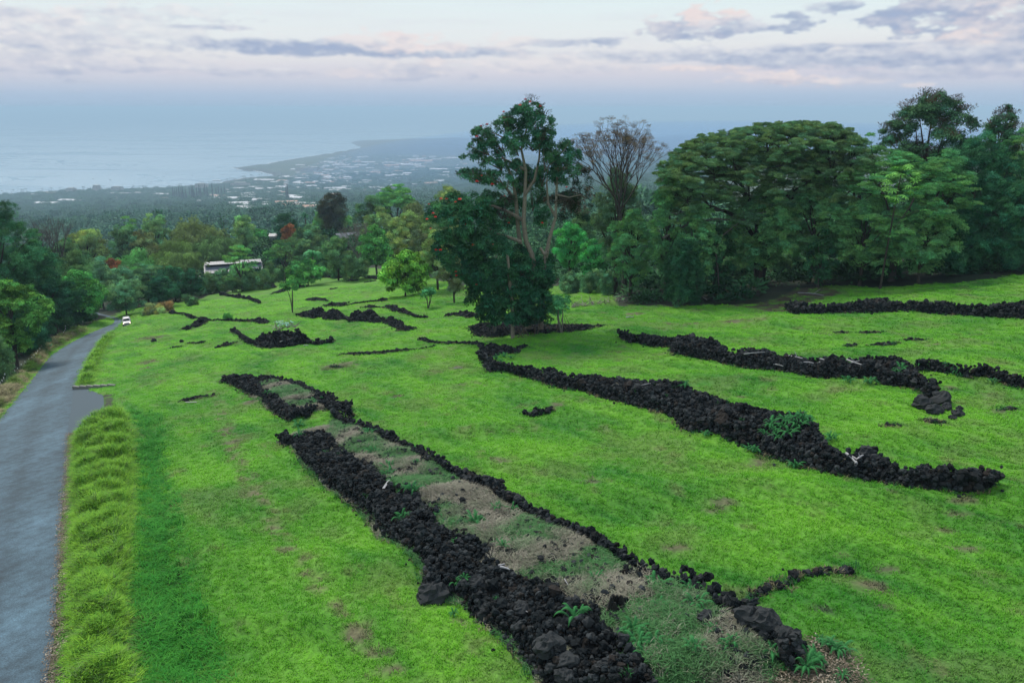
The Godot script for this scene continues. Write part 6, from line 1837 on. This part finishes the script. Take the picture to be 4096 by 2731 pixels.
func pickup() -> void:
	var c := on(CAR[0], CAR[1])
	var o := thing("pickup_truck", "white pickup truck with lit headlights coming up the road edge", "truck", c)
	o.rotation = Vector3(0.0, 0.46, 0.03)
	o.scale = Vector3.ONE * 0.84
	var white := paint("car_white", Color(0.30, 0.29, 0.32), 0.25)
	white.clearcoat_enabled = true
	var glass := paint("car_glass", Color(0.02, 0.03, 0.035), 0.08)
	var black := paint("rubber", Color(0.02, 0.02, 0.02), 0.8)
	var steel := paint("rim_grey", Color(0.4, 0.4, 0.42), 0.35)
	# front towards +z
	var body := loft([[-2.5, 0.86, 0.55, 1.1, 0.82], [-2.45, 0.9, 0.42, 1.14, 0.85], [0.6, 0.92, 0.38, 1.12, 0.86], [1.6, 0.92, 0.38, 1.08, 0.84], [2.35, 0.88, 0.42, 0.98, 0.76], [2.55, 0.78, 0.48, 0.86, 0.66]])
	part(o, "body", body.mesh(white))
	part(o, "cab", loft([[-1.35, 0.84, 1.1, 1.62, 0.62], [-1.2, 0.84, 1.1, 1.74, 0.64], [0.35, 0.84, 1.1, 1.74, 0.64], [0.5, 0.84, 1.1, 1.68, 0.62], [1.25, 0.83, 1.09, 1.12, 0.78]]).mesh(white))
	var shield := Builder.new()
	shield.quad(Vector3(-0.6, 1.66, 0.58), Vector3(0.6, 1.66, 0.58), Vector3(0.74, 1.17, 1.2), Vector3(-0.74, 1.17, 1.2))
	part(o, "windscreen", shield.mesh(glass))
	for s in [-1.0, 1.0]:
		var w := Builder.new()
		w.quad(Vector3(0.85 * s, 1.18, -1.1), Vector3(0.675 * s, 1.66, -1.05), Vector3(0.675 * s, 1.66, 0.36), Vector3(0.85 * s, 1.18, 0.9))
		part(o, "side_window", w.mesh(glass))
		var m := Builder.new()
		m.box(Vector3(0.9, 1.18, 0.72), Vector3(1.12, 1.36, 0.84), Transform3D(Basis.from_scale(Vector3(s, 1, 1)), Vector3.ZERO))
		part(o, "mirror", m.mesh(white))
		for z in [-1.55, 1.6]:
			var wheel := CylinderMesh.new()
			wheel.top_radius = 0.39
			wheel.bottom_radius = 0.39
			wheel.height = 0.26
			wheel.material = black
			var q := part(o, "wheel", wheel)
			q.position = Vector3(0.83 * s, 0.37, z)
			q.rotation.z = PI / 2
			var rim := CylinderMesh.new()
			rim.top_radius = 0.22
			rim.bottom_radius = 0.22
			rim.height = 0.28
			rim.material = steel
			part(q, "rim", rim)
		var glow := paint("headlight_glow", Color(0.9, 0.86, 0.78), 0.3, false)
		glow.emission_enabled = true
		glow.emission = Color(1.0, 0.88, 0.7)
		glow.emission_energy_multiplier = 7.0
		var lamp := SphereMesh.new()
		lamp.radius = 0.15
		lamp.height = 0.26
		lamp.material = glow
		var h := part(o, "headlight", lamp)
		h.position = Vector3(0.66 * s, 0.82, 2.42)
		h.scale = Vector3(1.2, 0.9, 0.6)
		var beam := SpotLight3D.new()
		beam.name = "headlight_beam"
		beam.light_color = Color(1.0, 0.86, 0.66)
		beam.light_energy = 1.2
		beam.light_size = 0.12
		beam.spot_range = 60.0
		beam.spot_angle = 40.0
		beam.spot_attenuation = 2.0
		beam.shadow_enabled = true
		o.add_child(beam, true)
		beam.position = Vector3(0.66 * s, 0.82, 2.62)
		beam.rotation = Vector3(-0.12, PI, 0)
	var grille := Builder.new()
	grille.box(Vector3(-0.42, 0.68, 2.5), Vector3(0.42, 0.8, 2.575))
	part(o, "grille", grille.mesh(black))
	var bumper := Builder.new()
	bumper.box(Vector3(-0.84, 0.4, 2.36), Vector3(0.84, 0.56, 2.64))
	part(o, "bumper", bumper.mesh(white))
	var plate := Builder.new()
	plate.box(Vector3(-0.16, 0.42, 2.643), Vector3(0.16, 0.53, 2.655))
	part(o, "licence_plate", plate.mesh(paint("white_paint", Color(0.75, 0.77, 0.76), 0.6)))

func gable(b: Builder, w: float, l: float, y0: float, y1: float, thick: float) -> void:
	# two roof slopes over a ridge along x
	for s in [-1.0, 1.0]:
		b.quad(Vector3(-l / 2, y0, s * w / 2), Vector3(l / 2, y0, s * w / 2), Vector3(l / 2, y1, 0), Vector3(-l / 2, y1, 0))
		b.quad(Vector3(-l / 2, y0 - thick, s * w / 2), Vector3(l / 2, y0 - thick, s * w / 2), Vector3(l / 2, y1 - thick, 0), Vector3(-l / 2, y1 - thick, 0))
		b.quad(Vector3(-l / 2, y0, s * w / 2), Vector3(l / 2, y0, s * w / 2), Vector3(l / 2, y0 - thick, s * w / 2), Vector3(-l / 2, y0 - thick, s * w / 2))
		for e in [-l / 2, l / 2]:
			b.quad(Vector3(e, y0, s * w / 2), Vector3(e, y1, 0), Vector3(e, y1 - thick, 0), Vector3(e, y0 - thick, s * w / 2))

func corrugated(b: Builder, w: float, l: float, y0: float, y1: float) -> void:
	# raised seams running down the slopes
	var n := int(l / 0.9)
	for k in n:
		var x := -l / 2 + l * (k + 0.5) / n
		for s in [-1.0, 1.0]:
			b.tube([Vector3(x, y0 + 0.02, s * w / 2), Vector3(x, y1 + 0.02, 0)], [0.04, 0.04], 4)

func buildings() -> void:
	var tin := paint("tin_roof", Color(0.12, 0.135, 0.17), 0.45)
	var wall := paint("grey_board", Color(0.25, 0.26, 0.28), 0.85)
	var dark := paint("dark_opening", Color(0.02, 0.022, 0.025), 0.9)
	var white := paint("white_paint", Color(0.75, 0.77, 0.76), 0.6)
	var o := thing("barn", "long barn with a pale metal roof and raised ridge among the trees", "barn", on(BARN[0], BARN[1]))
	o.rotation.y = 0.35
	var b := Builder.new()
	b.box(Vector3(-9.2, -1.5, -3.9), Vector3(9.2, 2.6, 3.9))
	part(o, "wall", b.mesh(wall))
	b = Builder.new()
	gable(b, 10.0, 20.0, 2.4, 4.6, 0.12)
	corrugated(b, 10.0, 20.0, 2.4, 4.6)
	part(o, "roof", b.mesh(tin))
	b = Builder.new()
	b.box(Vector3(-9.0, 3.6, -1.3), Vector3(9.0, 5.0, 1.3))
	part(o, "clerestory", b.mesh(dark))
	b = Builder.new()
	gable(b, 4.0, 19.4, 4.85, 5.6, 0.1)
	corrugated(b, 4.0, 19.4, 4.85, 5.6)
	part(o, "ridge_roof", b.mesh(tin))
	b = Builder.new()
	b.box(Vector3(-9.32, 0.0, -2.6), Vector3(-9.22, 2.5, 2.6))
	part(o, "doorway", b.mesh(dark))
	for z in [-2.7, -0.9, 0.9, 2.7]:
		b = Builder.new()
		b.box(Vector3(-9.5, -0.5, z - 0.1), Vector3(-9.34, 2.6, z + 0.1))
		part(o, "post", b.mesh(white))
	o = thing("house", "grey-roofed house half hidden by trees left of the tulip tree", "house", on(HOUSE[0], HOUSE[1]))
	o.rotation.y = 0.5
	b = Builder.new()
	b.box(Vector3(-4.6, -2.0, -3.2), Vector3(4.6, 2.0, 3.2))
	part(o, "wall", b.mesh(wall))
	b = Builder.new()
	gable(b, 8.0, 10.4, 1.7, 3.9, 0.12)
	corrugated(b, 8.0, 10.4, 1.7, 3.9)
	part(o, "roof", b.mesh(tin))
	b = Builder.new()
	b.quad(Vector3(-5.2, 0.9, 6.4), Vector3(5.2, 0.9, 6.4), Vector3(5.2, 1.6, 3.9), Vector3(-5.2, 1.6, 3.9))
	part(o, "porch_roof", b.mesh(tin))
	for x in [-2.8, 0.0, 2.8]:
		b = Builder.new()
		b.box(Vector3(x - 0.6, 0.2, 3.2), Vector3(x + 0.6, 1.3, 3.26))
		part(o, "window", b.mesh(dark))
	o = thing("shed", "small white shed in the clearing above the barn", "shed", on(SHED[0], SHED[1]))
	o.rotation.y = 0.15
	b = Builder.new()
	b.box(Vector3(-1.2, -0.5, -1.0), Vector3(1.2, 1.75, 1.0))
	part(o, "wall", b.mesh(white))
	b = Builder.new()
	gable(b, 2.4, 2.8, 1.75, 2.2, 0.08)
	part(o, "roof", b.mesh(tin))
	o = thing("cottage", "tiny pale roof showing above the clearing left of the round dark tree", "house", on(LITTLE[0], LITTLE[1]))
	b = Builder.new()
	b.box(Vector3(-1.8, 0.0, -1.5), Vector3(1.8, 4.4, 1.5))
	part(o, "wall", b.mesh(wall))
	b = Builder.new()
	gable(b, 3.8, 4.2, 4.3, 5.3, 0.1)
	part(o, "roof", b.mesh(tin))
	o = thing("parked_vehicle", "white vehicle half hidden in bushes left below the barn", "vehicle", on(TRUCK[0], TRUCK[1]))
	o.rotation.y = 1.3
	part(o, "body", loft([[-2.2, 0.85, 0.4, 1.0, 0.8], [0.9, 0.88, 0.35, 1.02, 0.84], [2.2, 0.8, 0.4, 0.85, 0.72]]).mesh(paint("car_white", Color.WHITE, 0.25)))
	part(o, "cab", loft([[-1.9, 0.8, 1.0, 1.4, 0.62], [-1.5, 0.8, 1.0, 1.55, 0.62], [0.2, 0.8, 1.0, 1.55, 0.62], [1.0, 0.8, 1.0, 1.04, 0.7]]).mesh(paint("car_white", Color.WHITE, 0.25)))
	for s in [-1.0, 1.0]:
		b = Builder.new()
		b.quad(Vector3(0.81 * s, 1.05, -1.6), Vector3(0.66 * s, 1.48, -1.4), Vector3(0.66 * s, 1.48, 0.15), Vector3(0.81 * s, 1.05, 0.7))
		part(o, "side_window", b.mesh(dark))

# ---------------------------------------------------------------- town on the shore
func block(b: Builder, w: float, l: float, h: float) -> void:
	b.box(Vector3(-l / 2, -8.0, -w / 2), Vector3(l / 2, h, w / 2))

func town() -> void:
	var white := paint("town_wall", Color(0.5, 0.46, 0.42), 0.8)
	var roof := paint("town_roof", Color(0.5, 0.5, 0.52), 0.7)
	var red := paint("town_tile", Color(0.42, 0.26, 0.20), 0.8)
	var dark := paint("dark_opening", Color(0.02, 0.022, 0.025), 0.9)
	var hotels := 0
	var words := ["long low hotel with balconies left of the terraced tower on the shore", "terraced tower hotel on the shore left of centre", "wide banded hotel right of the terraced tower", "pale blocky hotel behind the row of tall pines", "long white hotel by the bay", "broad cream hotel on the headland below the point", "eighth hotel"]
	for i in range(0, TOWN.size(), 5):
		var x: float = TOWN[i]
		var d: float = TOWN[i + 1]
		var l: float = TOWN[i + 2]
		var h: float = TOWN[i + 3]
		var at := Vector3(x, land(x, d), -d)
		var turn := -0.15 + 0.12 * sin(i)
		if TOWN[i + 4] == 0:
			var side := "left of the columnar pines" if x < -1700.0 and d < 4600.0 else "in the far right part of the town" if d > 5200.0 and x > -1300.0 else "around the bay"
			var o := thing("warehouse", "low long %s-roofed building %s" % ["pale" if i % 4 else "reddish", side], "building", at, "large low buildings " + side)
			o.rotation.y = turn
			h = clampf(h * 0.42, 6.0, 14.0)
			var b := Builder.new()
			block(b, l * 0.5, l, h)
			part(o, "wall", b.mesh(white))
			b = Builder.new()
			gable(b, l * 0.55, l * 1.04, h, h + l * 0.035, 0.8)
			part(o, "roof", b.mesh(roof if i % 4 else red))
		else:
			var o := thing("hotel", words[hotels], "hotel", at)
			hotels += 1
			o.rotation.y = turn
			var floors := int(h / 4.5) + 1
			for f in floors:
				var b := Builder.new()
				var inset := 1.0 - (f * 0.085 if TOWN[i + 4] == 2 else 0.0)
				b.box(Vector3(-l / 2 * inset, f * 4.5 - (8.0 if f == 0 else 0.0), -14), Vector3(l / 2 * inset, f * 4.5 + 3.0, 14))
				part(o, "storey", b.mesh(white))
				b = Builder.new()
				b.box(Vector3(-l / 2 * inset + 1.5, f * 4.5 + 3.0, -12.5), Vector3(l / 2 * inset - 1.5, f * 4.5 + 4.5, 12.5))
				part(o, "balcony_row", b.mesh(dark))
			var b := Builder.new()
			b.box(Vector3(-l * 0.3, floors * 4.5, -8), Vector3(l * 0.3, floors * 4.5 + 3, 8))
			part(o, "roof", b.mesh(white))
	# small roofs strewn through the trees
	var n := 0
	for r in STREWN:
		var poly := ring(r)
		var area := box_of(poly)
		var k := 0
		while k < 96 and n < 286:
			var p := area.position + Vector2(rng.randf(), rng.randf()) * area.size
			if not Geometry2D.is_point_in_polygon(p, poly):
				continue
			k += 1
			n += 1
			var l := rn(12.0, 30.0) if rng.randf() < 0.8 else rn(35.0, 60.0)
			var tiled := rng.randf() < 0.15
			var district: String = ["below the rows of columnar pines", "in the far right part of the town", "around the bay and the headland"][STREWN.find(r)]
			var o := thing("town_house", "small %s-roofed house %s" % ["red" if tiled else "pale", district], "house", Vector3(p.x, land(p.x, p.y), -p.y), "distant houses " + district)
			o.rotation.y = rn(-0.5, 0.5)
			var b := Builder.new()
			block(b, l * 0.55, l, 5.5)
			part(o, "wall", b.mesh(white))
			b = Builder.new()
			gable(b, l * 0.62, l * 1.06, 5.5, 5.5 + l * 0.09, 0.6)
			part(o, "roof", b.mesh(red if tiled else roof))
	# tall columnar pines in rows near the shore
	for i in range(0, PINES.size(), 2):
		var x: float = PINES[i]
		var d: float = PINES[i + 1]
		var o := thing("columnar_pine", "tall dark columnar pine in the rows near the distant shore", "pine", Vector3(x, land(x, d), -d), "columnar pines near the shore")
		var b := Builder.new()
		b.tint = Color(0.02, 0.045, 0.035)
		var h := rn(38.0, 62.0)
		for k in 9:
			var y := h * (0.08 + 0.1 * k)
			var w := 6.5 * (1.0 - k / 10.5) * rn(0.8, 1.2)
			for q in 7:
				var t := TAU * q / 7.0
				var u := t + TAU / 7.0
				b.tri(Vector3(cos(t) * w, y, sin(t) * w), Vector3(0, y + h * 0.16, 0), Vector3(cos(u) * w * 0.85, y + 1.0, sin(u) * w * 0.85))
		part(o, "crown", b.mesh(paint("far_crown", Color.WHITE, 0.9)))
		b = Builder.new()
		b.tube([Vector3.ZERO, Vector3(0, h * 0.9, 0)], [0.8, 0.2], 5)
		part(o, "trunk", b.mesh(bark()))
	var foam := Builder.new()
	foam.tint = Color(0.62, 0.66, 0.68)
	for i in range(1, 13):
		var from := coast[i]
		var to := coast[i + 1]
		var out := (to - from).orthogonal().normalized()
		var steps := int(from.distance_to(to) / 22.0)
		var last := Vector2.INF
		var wide := 0.0
		for k in steps + 1:
			var q := from.lerp(to, k / float(steps))
			var lo := q + out * 160.0
			var hi := q - out * 160.0
			for step in 14:
				var m := (lo + hi) * 0.5
				if (land(m.x, m.y) < SEA) == (land(lo.x, lo.y) < SEA):
					lo = m
				else:
					hi = m
			var w := maxf(0.0, 9.0 + 26.0 * noise.get_noise_2d(lo.x * 0.4, lo.y * 0.4))
			if last != Vector2.INF and last.distance_to(lo) < 90.0 and w + wide > 1.0:
				var sign_ := 1.0 if land(lo.x + out.x * 30.0, lo.y + out.y * 30.0) < land(lo.x - out.x * 30.0, lo.y - out.y * 30.0) else -1.0
				var a := out * sign_
				var p := [last, last + a * wide, lo + a * w, lo]
				foam.quad(Vector3(p[0].x, SEA + 0.6, -p[0].y), Vector3(p[1].x, SEA + 0.6, -p[1].y), Vector3(p[2].x, SEA + 0.6, -p[2].y), Vector3(p[3].x, SEA + 0.6, -p[3].y))
			last = lo
			wide = w
	setting("surf", foam.mesh(paint("foam", Color.WHITE, 0.9)), "stuff", "thin white line of surf along the distant shore")
	# coconut palms strung along the water's edge
	var shore := PackedVector2Array()
	for i in range(2, 12):
		shore.append(coast[i])
	var curve := Curve2D.new()
	for q in shore:
		curve.add_point(q)
	var first: Node3D = null
	for k in 130:
		var s := pow(rng.randf(), 1.2) * curve.get_baked_length() * (0.95 if k > 30 else 0.5)
		var q := curve.sample_baked(s) + Vector2(rn(10, 90), rn(-120, -10))
		var y := maxf(land(q.x, q.y), SEA + 0.5)
		var o: Node3D
		if first == null:
			o = thing("coconut_palm", "tiny coconut palm silhouette along the distant waterfront", "palm", Vector3.ZERO, "coconut palms along the waterfront")
			first = o
			var b := Builder.new()
			b.tint = Color(0.08, 0.07, 0.06)
			b.tube([Vector3.ZERO, Vector3(0.6, 8, 0), Vector3(2, 16, 0)], [0.5, 0.4, 0.35], 5)
			part(o, "trunk", b.mesh(bark()))
			b = Builder.new()
			b.tint = Color(0.03, 0.06, 0.04)
			for f in 12:
				frond(b, Vector3(2, 16, 0), TAU * f / 12.0, 5.5, 2.4, 3.5, 6, 0.3)
			part(o, "crown", b.mesh(paint("far_crown", Color.WHITE, 0.9)))
		else:
			o = first.duplicate()
			o.name = numbered("coconut_palm")
			add_child(o)
		o.position = Vector3(q.x, y, -q.y)
		o.rotation.y = rn(0, TAU)
		o.scale = Vector3.ONE * rn(0.8, 1.5)
	for i in range(0, BOATS.size(), 2):
		var o := thing("boat", ["tiny dark boat left on the bay", "tiny boat anchored in front of the headland", "smallest boat in the middle of the bay", "small boat nearest the shore hotels"][i / 2], "boat", Vector3(BOATS[i], SEA, -BOATS[i + 1]))
		o.rotation.y = rn(0, 1)
		part(o, "hull", loft([[-9, 2.0, 0.0, 2.2, 2.4], [4, 2.4, -0.3, 2.0, 2.8], [11, 0.3, 0.4, 2.8, 0.4]]).mesh(paint("boat_hull", Color(0.12, 0.13, 0.15), 0.5)))
		var b := Builder.new()
		b.box(Vector3(-1.7, 2.0, -6), Vector3(1.7, 4.6, 1.5))
		part(o, "cabin", b.mesh(white))

# ---------------------------------------------------------------- small plants and wood
func fern_mesh(seed_: int) -> ArrayMesh:
	rng.seed = seed_
	var b := Builder.new()
	for k in 13:
		var s := rn(0.7, 1.25)
		b.tint = Color(s, s, s)
		frond(b, Vector3(rn(-0.12, 0.12), 0, rn(-0.12, 0.12)), TAU * k / 13.0 + rn(-0.3, 0.3), rn(0.42, 0.7), rn(0.3, 0.62), rn(0.2, 0.45), 17, 0.15)
	return b.mesh(tinted(FERN_GREEN))

func ferns() -> void:
	var kinds: Array = []
	for k in 4:
		kinds.append(fern_mesh(900 + k))
	for set_ in [[FERNS_A, "green fern growing among the rocks and dry grass of the long mound", "ferns on the long mound"], [FERNS_B, "green fern at the lower right end of the long mound", "ferns at the mound's lower end"], [FERNS_C, "fern in the leaf litter at the bottom right of the mound", "ferns in the leaf litter"], [FERNS_D, "fern of the dense fern patch on the middle wall", "ferns of the middle wall's patch"], [FERNS_E, "small fern growing from the long middle wall", "ferns on the middle wall"], [FERNS_F, "small fern on the driftwood-topped wall or its right branch", "ferns on the right wall"]]:
		var list: Array = set_[0]
		for i in range(0, list.size(), 2):
			var p := Vector2(list[i], list[i + 1])
			var up := 0.0
			for s in STONES.size():
				if within(p, "stones%d" % s):
					up = maxf(up, heap_height(p, outlines["stones%d" % s][0], STONES[s][3] * 0.78, 0.5))
			for k in ["mound", "enclosure"]:
				if within(p, k):
					up = maxf(up, mound_up(p, k, 0.6))
			var o := lone("fern", set_[1], "fern", kinds[rng.randi() % 4], on(p.x, p.y, up + 0.03), set_[2])
			o.rotation.y = rn(0, TAU)
			o.scale = Vector3.ONE * rn(0.5, 1.15) * (1.15 if p.y > 40.0 else 1.0)

func dead_wood() -> void:
	var grey := paint("dead_wood", Color(0.26, 0.26, 0.275), 0.8)
	for q in STICKS:
		var a := on(q[1], q[2], 0.0)
		var c := on(q[3], q[4], 0.0)
		var up := maxf(boulder_lift(Vector2(q[1], q[2])), boulder_lift(Vector2(q[3], q[4]))) + 0.22
		if up < 0.3:
			up = 0.08
		var b := Builder.new()
		if "plank" in q[0]:
			var along := c - a
			var t := Basis.looking_at(along.normalized(), Vector3.UP)
			b.box(Vector3(-q[6], -0.02, -along.length() / 2), Vector3(q[6], 0.02, along.length() / 2), Transform3D(t, along * 0.5))
		else:
			b.tube(bent(Vector3.ZERO, c - a, 0.05, 5), taper(q[6], q[6] * 0.5, 6), 6)
			if q[6] > 0.055:
				var m := (c - a) * 0.6
				b.tube(bent(m, m + Vector3(rn(-0.5, 0.5), rn(0.1, 0.4), rn(-0.5, 0.5)) * (c - a).length() * 0.5, 0.05, 3), taper(q[6] * 0.5, q[6] * 0.2, 4), 5)
		lone("plank" if "plank" in q[0] else "dead_branch", q[0], "plank" if "plank" in q[0] else "branch", b.mesh(grey), a + Vector3.UP * up)
	# rotten stump on the mound
	var p := Vector2(STUMP[0], STUMP[1])
	var s := Builder.new()
	s.tint = Color(0.035, 0.032, 0.03)
	for k in 9:
		var t := TAU * k / 9.0
		var f := Vector3(cos(t), 0, sin(t)) * 0.2
		s.tube(bent(f * 1.5 - Vector3.UP * 0.2, f * 1.1 + Vector3.UP * rn(0.2, 0.62), 0.04, 3), [0.16, 0.14, 0.12, 0.05], 5)
	lone("tree_stump", "rotten dark tree stump standing on the long mound", "stump", s.mesh(bark()), on(p.x, p.y, 0.6))
	# two brush heaps
	for h in [[BRUSH, 30, 2.0, "brush_heap", "heap of dead branches with bluish-green cover on top of the broad rock pile", 1.2], [BRUSH2, 90, 5.0, "brush_heap", "long heap of cut grey brush right of the tulip tree", 0.0]]:
		var b := Builder.new()
		var at := on(h[0][0], h[0][1], h[5])
		for k in h[1]:
			b.tint = Color(0.3, 0.27, 0.25) * rn(0.4, 1.3)
			var a := Vector3(rn(-1, 1) * h[2], 0, rn(-0.8, 0.8))
			a.y = a.x * 0.11 + 0.05
			var dir := Vector3(rn(-1, 1), rn(0.1, 0.8), rn(-1, 1)).normalized()
			b.tube(bent(a, a + dir * rn(0.7, 1.9), 0.1, 3), taper(rn(0.03, 0.08), 0.015, 4), 4)
		var o := thing(h[3], h[4], "brush heap", at)
		part(o, "branches", b.mesh(paint("brushwood", Color.WHITE, 0.9)))
		if h[5] > 0.0:
			var c := Builder.new()
			for k in 26:
				c.tint = Color(0.16, 0.34, 0.30) * rn(0.5, 1.4)
				var q := Vector3(rn(-1.3, 1.0), rn(0.5, 1.2), rn(-0.5, 0.5))
				var e := Vector3(rn(-0.7, 0.7), rn(-0.4, 0.15), rn(-0.5, 0.5))
				c.tri(q, q + e, q + Vector3(e.z, 0.1, -e.x) * 0.6)
			part(o, "fallen_fronds", c.mesh(paint("fronds", Color.WHITE, 0.7)))
